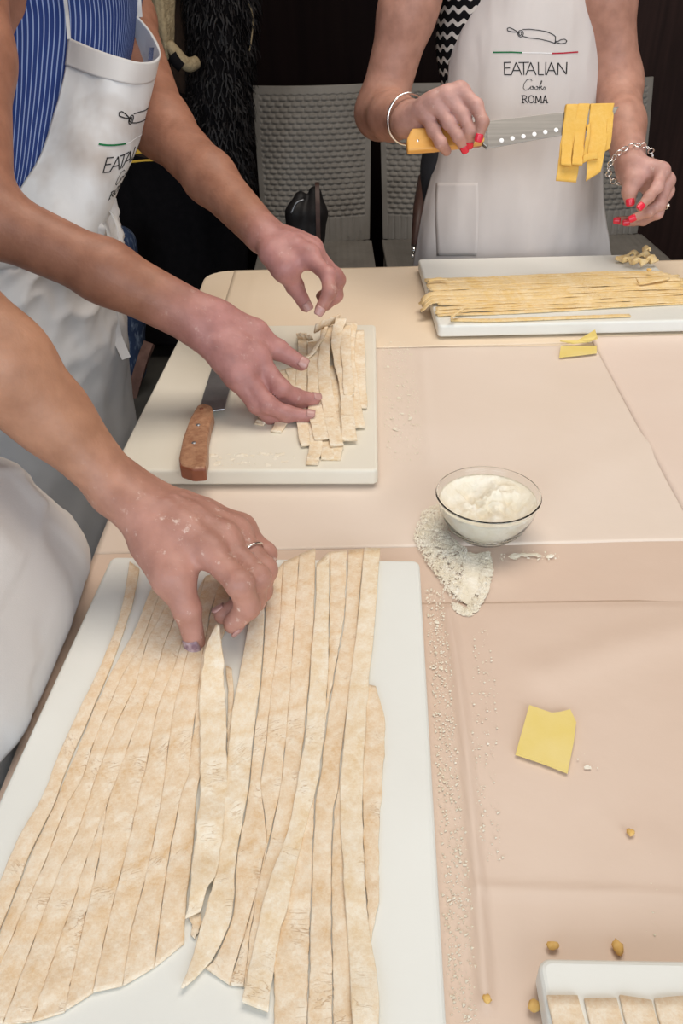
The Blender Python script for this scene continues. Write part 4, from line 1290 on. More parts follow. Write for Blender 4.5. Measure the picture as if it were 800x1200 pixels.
# ================================================================== CHAIRS
def chair(loc, label, proto=None):
    if proto is not None:
        r = proto.copy(); COL.objects.link(r); r.location = loc; r['label'] = label
        for ch in proto.children:
            c_ = ch.copy(); COL.objects.link(c_); c_.parent = r
        return r
    r = empty('resin_chair', (0, 0, 0)); tag(r, label, 'chair', 'grey woven resin chairs')
    # backrest: woven panel, leaning back, with a smooth border
    wb, hb = 0.385, 0.46; cw, ch_ = 0.0270, 0.0160
    nx, nz = 150, 190
    V = []
    def prof(u, v):
        x = (u - 0.5) * (wb - 0.02 * (1 - v)); z = 0.43 + v * hb
        y = 0.245 + 0.085 * v + 0.05 * v * v - 0.035 * (2 * u - 1) ** 2 * -1
        return x, y, z
    for side in (0, 1):
        for j in range(nz):
            for i in range(nx):
                u, v = i / (nx - 1), j / (nz - 1)
                x, y, z = prof(u, v)
                bx = min(u, 1 - u) * wb; bz = min(1 - v, 1) * hb
                h = 0.0
                if bx > 0.02 and bz > 0.022 and v > 0.17:
                    row = math.floor((z - 0.43) / ch_); fz = (z - 0.43) / ch_ - row
                    fx = (x / cw + 0.5 * (row % 2)) % 1.0
                    h = 0.0085 * (abs(math.sin(fx * math.pi)) ** 0.5) * (abs(math.sin(fz * math.pi)) ** 0.9) - 0.0055
                elif v <= 0.17 and bx > 0.02:
                    h = 0.0016 * (1 if (x / 0.021) % 1.0 > 0.2 else -1)
                V.append((x, y - h if side == 0 else y + 0.014, z))
    k = nx * nz
    F = grid_faces(nz, nx, 0) + grid_faces(nz, nx, k, True)
    ids = [i for i in range(nx)] + [j * nx + nx - 1 for j in range(1, nz)] + [(nz - 1) * nx + i for i in range(nx - 2, -1, -1)] + [j * nx for j in range(nz - 2, 0, -1)]
    for a, b in zip(ids, ids[1:] + ids[:1]):
        F.append([a, a + k, b + k, b])
    mesh('backrest', V, F, RESIN, r)
    # seat: shallow woven dish that flares to the front
    V = []; ns = 70
    for side in (0, 1):
        for j in range(ns):
            for i in range(ns):
                u, v = i / (ns - 1), j / (ns - 1)
                wd = 0.375
                x = (u - 0.5) * wd; y = 0.255 - v * 0.47
                z = 0.435 - 0.02 * math.sin(u * math.pi) * math.sin(v * math.pi) - 0.035 * max(0, v - 0.85) / 0.15
                h = 0.0012 * math.sin(x / 0.021 * math.pi * 2)
                V.append((x, y, z + h if side == 0 else z - 0.016))
    k = ns * ns; F = grid_faces(ns, ns, 0, True) + grid_faces(ns, ns, k)
    ids = [i for i in range(ns)] + [j * ns + ns - 1 for j in range(1, ns)] + [(ns - 1) * ns + i for i in range(ns - 2, -1, -1)] + [j * ns for j in range(ns - 2, 0, -1)]
    for a, b in zip(ids, ids[1:] + ids[:1]):
        F.append([a, b, b + k, a + k])
    mesh('seat', V, F, RESIN, r)
    for sx, sy in ((-1, -1), (1, -1), (-1, 1), (1, 1)):
        x0, y0 = sx * 0.160, (0.23 if sy > 0 else -0.17)
        tube('leg', [(x0, y0, 0.428), (x0 * 1.1, y0 * 1.12, 0.0)], [0.020, 0.014], RESIN, r, n=10)
    r.location = loc
    return r


CH = chair((-0.065, 2.53, 0.0), 'grey woven resin chair with the black bag on its seat')
chair((0.345, 2.53, 0.0), 'grey woven resin chair half hidden behind the left of the apron', CH)
chair((0.850, 2.53, 0.0), 'grey woven resin chair at far right behind the cook\'s lowered hand', CH)
# ================================================================== PEOPLE
def WY(x, y, Y):
    r = ray(x, y); return CAM + r * (Y / r[1])


def arm_mesh(pts, radii, wrist_side, palm, fingers, thumb, vox=0.0022, wrist_r=0.019, extra=()):
    """arm axis pts (shoulder..wrist), then palm bones and fingers; all world points"""
    allp = [np.array(p) for p in pts] + [p for f in fingers for p in f[0]] + [p for p in thumb[0]]
    allp = np.array(allp); m = 0.065
    F = Field(allp.min(0) - m, allp.max(0) + m, vox)
    F.chain(pts[:-1], radii[:-1], 0.03)
    e, wv = np.array(pts[-2]), np.array(pts[-1]); sd = unit(wrist_side)
    for s in (-1, 1):
        F.cap(e + sd * s * 0.006, wv + sd * s * 0.0105, radii[-2] * 0.85, wrist_r, 0.02)
    for c, r, k in extra: F.cap(c[0], c[1], r[0], r[1], k)
    for a, b, ra, rb in palm: F.cap(a, b, ra, rb, 0.012 if max(ra, rb) > .009 else 0.006)
    for pts_, rad in fingers: F.finger(pts_, rad, 0.008)
    F.finger(thumb[0], thumb[1], 0.014)
    return F.nets()


def make_hand(wrist, mcp, side, rad=1.0, knuck=0.0105, wr=0.0165, dorsal=True):
    """palm capsules from wrist to each knuckle"""
    out = []
    n = len(mcp)
    if dorsal:                                      # knuckles and the sinews that run to them
        mid = np.mean(mcp, axis=0); dv = unit(np.cross(side, mid - wrist)); dv = dv if dv @ (CAM - mid) > 0 else -dv
        for i, k in enumerate(mcp):
            out.append((k + dv * .0052, k + dv * .0050 + unit(k - wrist) * .002, .0078, .0078))
            out.append((wrist * .5 + k * .5 + dv * .0150, k + dv * .0090, .0024, .0034))
    for i, k in enumerate(mcp):
        a = wrist + unit(side) * ((i - (n - 1) / 2) * 0.008)
        out.append((a, k, wr * rad, knuck * rad * (1 - 0.05 * i)))
        if i:
            out.append((mcp[i - 1] * 0.7 + wrist * 0.3, k * 0.7 + wrist * 0.3, 0.013 * rad, 0.012 * rad))
            out.append((mcp[i - 1] * .94 + wrist * .06, k * .94 + wrist * .06, 0.0095 * rad, 0.009 * rad))
    return out


def head_mesh(c, fwd, up=(0, 0, 1)):
    f = unit(fwd); l = unit(np.cross(up, f)); u = np.cross(f, l); R = np.stack([f, l, u], 1)
    P = lambda a, b, d: c + f * a + l * b + u * d
    F = Field(c - 0.19, c + 0.17, 0.0042)
    F.ell(P(-.012, 0, .03), (.095, .076, .095), R, .03)
    F.ell(P(.025, 0, -.035), (.062, .058, .075), R, .03)
    F.ell(P(.062, 0, -.088), (.020, .022, .018), R, .02)
    F.cap(P(.082, 0, .008), P(.104, 0, -.028), .008, .0115, .010)
    for s in (-1, 1):
        F.ell(P(.086, s * .031, .004), (.016, .017, .012), R, .010, cut=True)
        F.cap(P(.078, s * .018, .021), P(.070, s * .046, .022), .008, .006, .01)
        F.ell(P(-.006, s * .076, -.012), (.018, .008, .030), R, .006)
        F.cap(P(.096, s * .010, -.032), P(.092, s * .011, -.032), .007, .006, .006)
    F.ell(P(.082, 0, -.056), (.010, .024, .006), R, .006); F.ell(P(.080, 0, -.067), (.010, .020, .006), R, .006)
    F.cap(P(-.03, 0, -.03), P(-.045, 0, -.16), .055, .052, .03)
    return F.nets(), R


def person(name, label, base, skin, parts, head=None, hair=None, flush_at=()):
    V, Q = join(parts)
    fl = np.zeros(len(V))
    for c, r0, r1 in flush_at:
        d = np.linalg.norm(V - c, axis=1); fl = np.maximum(fl, np.clip((r1 - d) / (r1 - r0), 0, 1))
    o = mesh(name, V - np.array(base), Q, skin, attrs={'flush': fl})
    o.location = tuple(base)
    tag(o, label, 'person')
    if head is not None:
        c, R = head
        P = lambda a, b, d: c + R[:, 0] * a + R[:, 1] * b + R[:, 2] * d
        for s in (-1, 1):
            for nm, r, off, mt in (('eye', .0118, 0, EYE_W), ('iris', .0062, .0068, EYE_I)):
                bm = bmesh.new(); bmesh.ops.create_uvsphere(bm, u_segments=12, v_segments=8, radius=r)
                bmesh.ops.translate(bm, vec=Vector(P(.076 + off, s * .031, .004) - np.array(base)), verts=bm.verts)
                me = bpy.data.meshes.new(nm); bm.to_mesh(me); bm.free(); link(nm, me, mt, o)
        H = Field(c - .2, c + .2, .006)
        H.ell(P(-.020, 0, .040), (.100, .085, .095), R, .02)
        H.ell(P(-.055, 0, -.05), (.055, .078, .11), R, .03)
        H.ell(P(.10, 0, -.03), (.075, .066, .10), R, .02, cut=True)
        v, q = H.nets(); mesh('hair', v, q, hair, o)
    return o


def torso_parts(pel, chest, neck, lat, feet, scale=1.0, vox=0.009):
    """slim continuous trunk, legs and neck under the clothes"""
    lat = unit(lat); pel, chest, neck = map(np.array, (pel, chest, neck))
    pts = np.array([pel, chest, neck] + [np.array(f) for f in feet])
    F = Field(pts.min(0) - 0.26, pts.max(0) + 0.2, vox)
    wst = pel * 0.55 + chest * 0.45
    for s in (-1, 1):
        F.chain([pel + lat * s * .07, wst + lat * s * .045, chest + lat * s * .06], [.095 * scale, .075 * scale, .085 * scale], .05)
        sh = chest * 0.35 + neck * 0.65 + lat * s * .145
        F.cap(chest + lat * s * .06, sh - (0, 0, .015), .07 * scale, .045, .05)
        F.cap(neck, sh, .045, .04, .04)
        ft = np.array(feet[0 if s < 0 else 1]); hip = pel + lat * s * .075 - (0, 0, .05)
        kn = (hip + ft) / 2 + (0, 0, .03)
        F.chain([hip, kn, ft + (0, 0, .08)], [.078, .052, .036], .04)
        F.cap(ft + (0, 0, .04), ft + (0, 0, .04) + np.cross(lat, [0, 0, 1.0]) * 0.0 + unit(np.cross([0, 0, 1.0], lat)) * -0.0, .035, .035, .03)
    F.chain([chest, neck], [.08, .05], .05)
    return F.nets()


def shoes_and_trousers(o, pel, lat, fwd, feet, trouser=TROUSER, shoe=LEATHER_BLK):
    pel = np.array(pel, float); lat = unit(lat); fwd = unit(fwd)
    pts = np.array([pel] + [np.array(f) for f in feet]); F = Field(pts.min(0) - .22, pts.max(0) + .16, .009)
    for s in (-1, 1):
        ft = np.array(feet[0 if s < 0 else 1], float); hip = pel + lat * s * .075 - (0, 0, .05); kn = (hip + ft) / 2 + (0, 0, .03)
        F.chain([pel + lat * s * .06, hip, kn, ft + (0, 0, .09)], [.108, .092, .068, .056], .04)
        G = Field(ft - .16, ft + .26, .006)
        G.chain([ft + (0, 0, .045), ft + fwd * .05 + (0, 0, .04), ft + fwd * .14 + (0, 0, .032)], [.042, .044, .031], .03)
        v, q = G.nets(); v[:, 2] = np.maximum(v[:, 2], 0.001); mesh('shoe', v, q, shoe, o)
    v, q = F.nets(); mesh('trousers', v, q, trouser, o)


class Loft(Patch):
    def __init__(self, rows, a0, a1, nv, nu, folds=None, px_=1.0, py_=1.0):
        """rows: (z, cx, cy, rx, ry); angles in degrees from +x"""
        zz = np.array(rows, float); R = catmull(zz, nv)
        A = np.radians(np.linspace(a0, a1, nu))
        cA_, sA_ = np.cos(A), np.sin(A); cA_ = np.sign(cA_) * np.abs(cA_) ** px_; sA_ = np.sign(sA_) * np.abs(sA_) ** py_
        P = np.stack([np.stack([r[1] + r[3] * cA_, r[2] + r[4] * sA_, np.full(nu, r[0])], -1) for r in R])
        c = np.stack([R[:, 1], R[:, 2], R[:, 0]], -1)[:, None]
        n = P - c; n[..., 2] = 0; n /= np.linalg.norm(n, axis=-1, keepdims=True)
        if folds is not None:
            D = np.array([[folds(i / (nu - 1), j / (nv - 1), P[j, i]) for i in range(nu)] for j in range(nv)])
            P = P + n * D[..., None]
        g = grid_normals(P); self.flip = bool((g * n).sum() < 0)
        self.P, self.n, self.nv, self.nu = P, (-g if self.flip else g), nv, nu


def crumple(amp, freq, seed, aniso=(1, 1, 0.4)):
    def f(u, v, p):
        q = Vector((p[0] * freq * aniso[0], p[1] * freq * aniso[1], p[2] * freq * aniso[2] + seed))
        return amp * (mnoise.noise(q) + 0.5 * mnoise.noise(q * 2.3) + 0.22 * abs(mnoise.noise(q * 5.1)))
    return f


def folded(amp, freq, seed, aniso=(1, 1, .5)):
    # sharp pressed creases between broad soft hollows
    def f(u, v, p):
        q = Vector((p[0] * freq * aniso[0] + seed, p[1] * freq * aniso[1], p[2] * freq * aniso[2] - p[0] * freq * .35))
        a = 1 - 2 * abs(mnoise.noise(q)); b = 1 - 2 * abs(mnoise.noise(q * 2.1 + Vector((7, 3, 1))))
        return amp * (a * abs(a) + 0.4 * b * abs(b) - 0.4)
    return f


# ------------------------------------------------------------------ lettering stroked onto cloth
def arc(cx, cy, rx, ry, a0, a1, n=12):
    return [(cx + rx * math.cos(math.radians(a0 + (a1 - a0) * k / n)), cy + ry * math.sin(math.radians(a0 + (a1 - a0) * k / n))) for k in range(n + 1)]


LOGO = []   # (strokes in the pixels of the photograph's far apron, width, ink)
pin = [[(612.5, 34.5), (620, 34.2), (630, 35.3), (640, 37), (648, 40.5), (651, 43), (650.5, 51), (644, 48.7), (632, 46), (620, 44.6), (612, 42.5)],
       arc(610, 39.5, 3.2, 4, 0, 360, 14), arc(609.6, 39.5, 1.6, 2.2, 0, 360, 10),
       [(607, 38), (601, 37.5), (595, 36.2), (594.3, 33.4), (597, 32.3), (601, 34), (605, 36.5), (608, 38.5)],
       [(650.5, 48.5), (654, 48.5), (657, 46.6), (661, 46), (663.5, 48), (662, 50.5), (657, 51.2), (653, 50.2), (650, 49.6)]]
LOGO += [(s, 0.9, 'k') for s in pin]
LOGO += [([(579, 61.5), (600, 61.3), (611, 61.8)], 1.7, 'g'), ([(611, 61.8), (630, 62), (647, 62.2)], 0.8, 'w'), ([(647, 62.6), (660, 62.2), (676, 61)], 1.7, 'r')]


def text_eatalian():
    x0, y0, y1 = 590, 73, 87.5
    ys = lambda t: y0 + (y1 - y0) * t
    L = []
    L += [[(591, ys(0)), (591, ys(1))], [(591, ys(0.02)), (598, ys(0))], [(591, ys(0.47)), (597, ys(0.45))], [(591, ys(1)), (598.5, ys(1))]]
    A = lambda x, w_: [[(x, ys(1)), (x + w_ * 0.5, ys(0)), (x + w_, ys(1))], [(x + w_ * 0.2, ys(0.66)), (x + w_ * 0.8, ys(0.66))]]
    L += A(598.5, 12)
    L += [[(607.5, ys(0.02)), (619, ys(0))], [(613, ys(0)), (613, ys(1))]]
    L += A(615.5, 11.5)
    L += [[(630, ys(0)), (630, ys(1)), (636, ys(1))], [(639, ys(0)), (638.6, ys(1))]]
    L += A(640, 11.5)
    L += [[(653.5, ys(1)), (653.8, ys(0.02)), (662.6, ys(0.97)), (663.2, ys(0))]]
    return L


LOGO += [(s, 1.15, 'k') for s in text_eatalian()]
cooks = [[(622.5, 94.6), (620.5, 92.4), (616.5, 93.4), (613.2, 98), (612.3, 103), (614.5, 106), (618.5, 104.6), (621, 101.5)],
         [(621, 101.5), (620.6, 104), (622.5, 105.2), (624.6, 103.4), (624, 101.2), (621.8, 101), (624.6, 103.4), (626, 102.2)],
         [(626, 102.2), (625.8, 104.3), (627.6, 105.3), (629.5, 103.6), (628.9, 101.4), (627, 101.2), (630.5, 102.8)],
         [(630.5, 102.8), (633.6, 97.5), (634.4, 94.4), (633.2, 95), (631.6, 101), (630.8, 105.4)], [(631, 103), (634.6, 100.8), (633, 102.8), (635, 105)],
         [(635, 105), (637.5, 101.4), (638.8, 103.8), (637.2, 105.5), (635.4, 105)]]
LOGO += [(s, 0.62, 'k') for s in cooks]
t0, t1 = 112, 120.5
roma = [[(611.5, t0), (611.5, t1)], [(610.4, t1), (613, t1)], [(610.4, t0), (614, t0), (616, t0 + 1.2), (616, t0 + 3), (614, t0 + 4.2), (611.5, t0 + 4.2)], [(613.6, t0 + 4.2), (617.3, t1)],
        arc(621.6, (t0 + t1) / 2, 3.1, (t1 - t0) / 2, 0, 360, 16),
        [(626.6, t1), (627.1, t0), (630.2, t1 - 1), (633.2, t0), (633.8, t1)], [(625.8, t1), (627.6, t1)], [(632.6, t1), (634.8, t1)],
        [(635.8, t1), (638.5, t0), (641.3, t1)], [(636.8, t0 + 5.6), (640.2, t0 + 5.6)], [(635, t1), (636.8, t1)], [(640.2, t1), (642, t1)]]
LOGO += [(s, 1.0, 'k') for s in roma]


def print_logo(patch, parent, to_uv, scale_w=1.0, off=0.0007):
    inks = {'k': INK, 'g': INK_G, 'r': INK_R, 'w': INK_W}; geo = {k: ([], []) for k in inks}
    for pts, wd, ink in LOGO:
        P = resample_raw(pts); wd = wd * scale_w
        T = np.gradient(P, axis=0); T /= np.linalg.norm(T, axis=1, keepdims=True) + 1e-9; N = np.stack([-T[:, 1], T[:, 0]], 1)
        ext = P.copy(); ext[0] -= T[0] * wd * 0.3; ext[-1] += T[-1] * wd * 0.3
        Lp, Rp = ext - N * wd / 2, ext + N * wd / 2
        V, F = geo[ink]
        uL, vL = to_uv(Lp); uR, vR = to_uv(Rp)
        for lo in (0.0002, off):
            b = len(V); V += list(patch.at(uL, vL, lo)) + list(patch.at(uR, vR, lo)); n = len(P)
            F += [[b + i, b + i + 1, b + n + i + 1, b + n + i] for i in range(n - 1)]
    names = {'k': 'black_lettering', 'g': 'green_stripe', 'r': 'red_stripe', 'w': 'white_stripe'}
    for k, (V, F) in geo.items():
        mesh(names[k], V, F, inks[k], parent, smooth=False)


def resample_raw(P, step=0.8):
    P = np.asarray(P, float); s = np.concatenate([[0], np.cumsum(np.linalg.norm(np.diff(P, axis=0), axis=1))])
    n = max(2, int(s[-1] / step) + 1); t = np.linspace(0, s[-1], n)
    return np.stack([np.interp(t, s, P[:, i]) for i in range(2)], 1)


# ================================================================== COOK AT THE FAR SIDE (right)
CB = (0.335, 1.66, 0.0)
r_sh, r_el, r_wr = WY(530, -120, 1.60), WY(446, 132, 1.585), WY(483, 140, 1.385)
mc = [WY(539, 106, 1.335), WY(524, 111, 1.335), WY(509, 119, 1.340), WY(496, 129, 1.352)]
kside = unit(mc[3] - mc[0])
fr = []
for (px, signs), start in zip([([(539, 106), (558, 124), (565.5, 143), (561, 160)], (-1, -1, 1)), ([(524, 111), (543, 135), (550.5, 153), (550, 166)], (-1, -1, 1)),
                               ([(509, 119), (526, 144), (537, 160), (543, 172)], (-1, -1, 1)), ([(496, 129), (508, 153), (516, 167), (523, 177)], (-1, -1, 1))], mc):
    d0 = (start - CAM) @ FW
    fr.append((bone_chain(px, d0, (.036, .023, .019), signs), (.0112, .0098, .0088, .0076)))
th = (np.array([WY(492, 146, 1.37), WY(520, 158, 1.375), WY(545, 165, 1.378), WY(560, 166, 1.375)]), (.016, .0115, .0105, .009))
CR = arm_mesh([r_sh, (r_sh + r_el) / 2 + (-.012, 0, 0), r_el, (r_el + r_wr) / 2 + (-.006, 0, 0), r_wr], [.048, .044, .040, .036, .026], kside,
              make_hand(r_wr, mc, kside, 1.05) + [(r_wr, th[0][1], .016, .013)], fr, th, wrist_r=.0215)
l_sh, l_el, l_wr = WY(695, -120, 1.62), WY(722, 98, 1.615), WY(739, 197, 1.43)
lm = [WY(776, 200, 1.395), WY(782, 212, 1.405), WY(781, 224, 1.42), WY(775, 231, 1.432)]
lside = unit(lm[3] - lm[0])
fl = []
for px, start, signs, L in [([(776, 200), (770, 219), (760, 231), (750, 242.5)], lm[0], (-1, -1, -1), (.036, .024, .021)),
                            ([(782, 212), (773, 240), (760, 248.5), (742, 255.5)], lm[1], (-1, -1, 1), (.040, .026, .022)),
                            ([(781, 224), (770, 250), (754, 258), (735, 260.5)], lm[2], (-1, 1, 1), (.038, .026, .022)),
                            ([(775, 231), (758, 254), (743, 258.5), (724, 258.5)], lm[3], (1, 1, 1), (.034, .022, .022))]:
    fl.append((bone_chain(px, (start - CAM) @ FW, L, signs), (.0105, .0092, .0082, .0072)))
tl = (np.array([WY(744, 205, 1.415), WY(742, 212, 1.40), WY(737, 225, 1.39), WY(738, 236, 1.385)]), (.014, .0128, .0112, .0092))
CL = arm_mesh([l_sh, (l_sh + l_el) / 2, l_el, (l_el + l_wr) / 2, l_wr], [.050, .046, .040, .035, .027], lside,
              make_hand(l_wr, lm, lside, 1.0, dorsal=False) + [(l_wr, tl[0][1], .017, .014)], fl, tl, wrist_r=.0215)
cpel, cch, cnk = (.345, 1.675, .93), (.335, 1.70, 1.20), (.335, 1.70, 1.38)
feetC = [(.26, 1.68, 0), (.43, 1.68, 0)]
chd, cR = head_mesh(np.array([.335, 1.665, 1.53]), (0, -1, -.25))
cook = person('person', 'person in white printed apron behind the far board, lifting a knife draped with pasta', CB, SKIN_C,
              [torso_parts(cpel, cch, cnk, (1, 0, 0), feetC), chd, CR, CL], (np.array([.335, 1.665, 1.53]), cR), HAIR_FAIR,
              [(mc[1], .05, .11), (lm[1], .05, .10)])
shoes_and_trousers(cook, cpel, (1, 0, 0), (0, -1, 0), feetC)
for pts, rad in fr[:3]:
    nail('fingernail', pts[2], pts[3], rad[3], (CAM - pts[3]) * 1.0 + np.array([0, 0, -.25]), NAIL_RED, cook, .0115, .82)
for pts, rad in fl + [(tl[0], tl[1])]:
    nail('fingernail', pts[2], pts[3], rad[3], CAM - pts[3], NAIL_RED, cook, .0120, .82)
ring('bangle', r_wr + unit(r_el - r_wr) * .022 + (0, 0, -.001), unit(r_wr - r_el) + (.25, 0, 0), .037, .0022, SILVER, cook)
# chain bracelet of small links
ax_ = unit(l_wr - l_el) + np.array([.15, 0, .1]); bcen = l_wr + unit(l_el - l_wr) * .008; u = unit(np.cross(ax_, [0.2, 0.5, 0.84])); v = np.cross(unit(ax_), u)
for k in range(22):
    a = 2 * math.pi * k / 22; c_ = bcen + .036 * (math.cos(a) * u + math.sin(a) * v); t_ = -math.sin(a) * u + math.cos(a) * v
    ring('bracelet_link', c_, unit(ax_) if k % 2 else np.cross(t_, unit(ax_)), .0048, .0011, SILVER, cook, n=12)
rp = fl[2][0]; ring('ring', rp[0] * .35 + rp[1] * .65, rp[1] - rp[0], .0118, .0013, SILVER, cook, n=20)
bm = bmesh.new(); bmesh.ops.create_icosphere(bm, subdivisions=1, radius=.0034)
c_ = rp[0] * .35 + rp[1] * .65 + unit(np.array([.6, -.4, 0.1])) * .012
bmesh.ops.translate(bm, vec=Vector(c_ - np.array(CB)), verts=bm.verts); me = bpy.data.meshes.new('ring_stone'); bm.to_mesh(me); bm.free(); link('ring_stone', me, SILVER, cook, False)

# her apron: half-cylinder rows given by the edges seen in the photograph
rowsC = [(-70, 560, 698, 1.575, 1.66), (0, 545, 711, 1.560, 1.645), (50, 530, 713, 1.552, 1.635), (100, 525, 713, 1.545, 1.625), (150, 516, 710, 1.540, 1.62), (200, 505, 706, 1.532, 1.62),
         (250, 493, 709, 1.525, 1.61), (305, 483, 717, 1.522, 1.61), (380, 474, 728, 1.525, 1.62), (480, 462, 745, 1.53, 1.63), (620, 445, 765, 1.54, 1.64), (800, 425, 795, 1.55, 1.65)]
ctrl = []
for y, xl, xr, yc, ye in rowsC:
    row = []
    for k in range(9):
        th_ = math.radians(-78 + 156 * k / 8); x = (xl + xr) / 2 + (xr - xl) / 2 * math.sin(th_) / math.sin(math.radians(78))
        row.append(WY(x, y, yc + (ye - yc) * (1 - math.cos(th_)) / (1 - math.cos(math.radians(78)))))
    ctrl.append(row)
cf = crumple(.0062, 9, 4.0, (1.6, 1, .35))
apC = Patch(ctrl, 130, 84, lambda u, v, p: cf(u, v, p) + 0.003 * math.exp(-((v - .36) / .01) ** 2), face=CAM)
apron = apC.build('apron', APRON_WARM, cook)
q = px_of(apC.P.reshape(-1, 3)); U_, V_ = np.meshgrid(np.linspace(0, 1, apC.nu), np.linspace(0, 1, apC.nv)); uvs = np.stack([U_.ravel(), V_.ravel()], 1)
def fit_uv(q, uvs, x0, y0, x1, y1):
    s = (q[:, 0] > x0) & (q[:, 0] < x1) & (q[:, 1] > y0) & (q[:, 1] < y1)
    f_ = lambda p: np.stack([np.ones(len(p)), p[:, 0], p[:, 1], p[:, 0] ** 2, p[:, 0] * p[:, 1], p[:, 1] ** 2, p[:, 0] ** 3, p[:, 1] ** 3], 1)
    nrm = lambda p: (p - [630, 75]) / 60
    C_, *_r = np.linalg.lstsq(f_(nrm(q[s])), uvs[s], rcond=None)
    return lambda p: tuple((f_(nrm(np.asarray(p, float))) @ C_).T)
to_uv_C = fit_uv(q, uvs, 560, 15, 695, 135)
print_logo(apC, apron, to_uv_C)
# pocket: a second layer with a hem
pu = fit_uv(q, uvs, 500, 200, 580, 310)
g = np.stack(np.meshgrid(np.linspace(511, 560, 14), np.linspace(214, 300, 20)), -1)
uu, vv = pu(g.reshape(-1, 2)); PP = apC.at(uu, vv, .0006).reshape(20, 14, 3)
pk = Patch.__new__(Patch); pk.P = PP; n_ = grid_normals(PP); pk.flip = bool((n_ * (CAM - PP)).sum() < 0); pk.n = -n_ if pk.flip else n_; pk.nv, pk.nu = 20, 14
pk.build('pocket', APRON_WARM, apron, .0005)
for s, x0 in ((-1, 562), (1, 700)):
    band('neck_strap', [WY(x0, -66, 1.585), WY(x0 - s * 4, -120, 1.585), np.array([.335 + s * .075, 1.64, 1.40]), np.array([.335 + s * .05, 1.76, 1.42])], .022, .0015, (1, 0, 0), APRON, apron)
# her top, seen at both sides of the bib
ctrl = []
for y, xl, xr, yc, ye in [(-120, 512, 722, 1.60, 1.70), (0, 513, 719, 1.585, 1.68), (60, 511, 716, 1.58, 1.67), (112, 517, 707, 1.585, 1.66), (200, 512, 698, 1.58, 1.655), (300, 500, 700, 1.58, 1.65)]:
    ctrl.append([WY((xl + xr) / 2 + (xr - xl) / 2 * math.sin(t_) / math.sin(1.45), y, yc + (ye - yc) * (1 - math.cos(t_)) / (1 - math.cos(1.45))) for t_ in np.linspace(-1.45, 1.45, 9)])
Patch(ctrl, 60, 50, crumple(.003, 9, 2.0), face=CAM).build('knitted_top', SHIRT_C, cook)

# ================================================================== COOK AT THE LEFT, REACHING OVER THE CREAM BOARD
AB = (-0.46, 1.16, 0.0)
n_sh, n_el, n_wr = W(-42, -110, .90), W(-26, 250, .860), W(237, 377, .925)
am = [W(301, 418, .935), W(292, 429, .930), W(284, 437, .926), W(276, 443, .924)]
aside = unit(am[3] - am[0])
af = []
for px, start, signs, L in [([(301, 418), (329, 455), (346, 465), (368, 468)], am[0], (-1, 1, 1), (.046, .026, .024)), ([(292, 429), (323, 464), (344, 474), (366, 477)], am[1], (1, 1, 1), (.046, .028, .024)),
                            ([(284, 437), (313, 474), (336, 485), (362, 488)], am[2], (-1, 1, 1), (.044, .026, .024)), ([(276, 443), (301, 474), (316, 487), (336, 489)], am[3], (1, 1, 1), (.034, .022, .020))]:
    af.append((bone_chain(px, (start - CAM) @ FW, L, signs), (.0115, .0104, .0094, .0078)))
at = (bone_chain([(262, 372), (298, 391), (326, 410), (353, 426)], .940, (.038, .031, .029), (1, 1, 1)), (.017, .0130, .0116, .0090))
AN = arm_mesh([n_sh, (n_sh + n_el) / 2, n_el, n_el * .45 + n_wr * .55 + (0, 0, .004), n_wr], [.044, .041, .0365, .0315, .0235], aside,
              make_hand(n_wr, am, aside, 1.05) + [(n_wr, at[0][1], .017, .013), (at[0][1], am[0], .011, .011)], af, at, wrist_r=.0205)
f_sh, f_el, f_wr = W(108, -80, 1.42), W(189, 148, 1.165), W(308, 274, 1.04)
bm_ = [W(361, 301, 1.005), W(367, 296, 1.025), W(366, 292, 1.045), W(360, 289, 1.06)]
bside = unit(bm_[3] - bm_[0])
bf = []
for px, start, signs, L in [([(361, 301), (384, 322), (386, 342), (375, 363)], bm_[0], (-1, -1, 1), (.042, .025, .022)), ([(367, 296), (393, 323), (394, 346), (382, 358)], bm_[1], (1, 1, 1), (.044, .027, .022)),
                            ([(366, 292), (396, 328), (392, 348), (378, 352)], bm_[2], (1, 1, 1), (.042, .026, .022)), ([(360, 289), (388, 324), (388, 341), (376, 347)], bm_[3], (1, 1, 1), (.034, .022, .020))]:
    bf.append((bone_chain(px, (start - CAM) @ FW, L, signs), (.0108, .0094, .0084, .0072)))
bt = (bone_chain([(318, 296), (333, 314), (345, 335), (358, 358)], 1.01, (.026, .030, .028), (-1, 1, 1)), (.0165, .0128, .0110, .0086))
AF = arm_mesh([f_sh, (f_sh + f_el) / 2, f_el, f_el * .5 + f_wr * .5, f_wr], [.050, .046, .0395, .0335, .0245], bside,
              make_hand(f_wr, bm_, bside, 1.0) + [(f_wr, bt[0][1], .017, .013), (bt[0][1], bm_[0], .010, .011)], bf, bt, wrist_r=.0205)
apel, ach, ank = (-.48, 1.19, .92), (-.44, 1.33, 1.17), (-.37, 1.33, 1.36)
lat = unit(np.array([.25, 1, 0]))     # towards her left
feetA = [(-.46, 1.06, 0), (-.50, 1.24, 0)]
hc = np.array([-.25, 1.28, 1.48]); ahd, aR = head_mesh(hc, (1, -.1, -.75), (.6, 0, .8))
maker = person('person', 'person in blue striped top and white apron reaching both hands over the cream board', AB, SKIN_A,
               [torso_parts(apel, ach, ank, lat, feetA, .62), ahd, AN, AF], (hc, aR), HAIR_BR,
               [(am[0], .07, .14), (af[1][0][3], .05, .1), (bm_[0], .05, .11), (bt[0][3], .04, .09)])
shoes_and_trousers(maker, apel, lat, (1, -.2, 0), feetA)
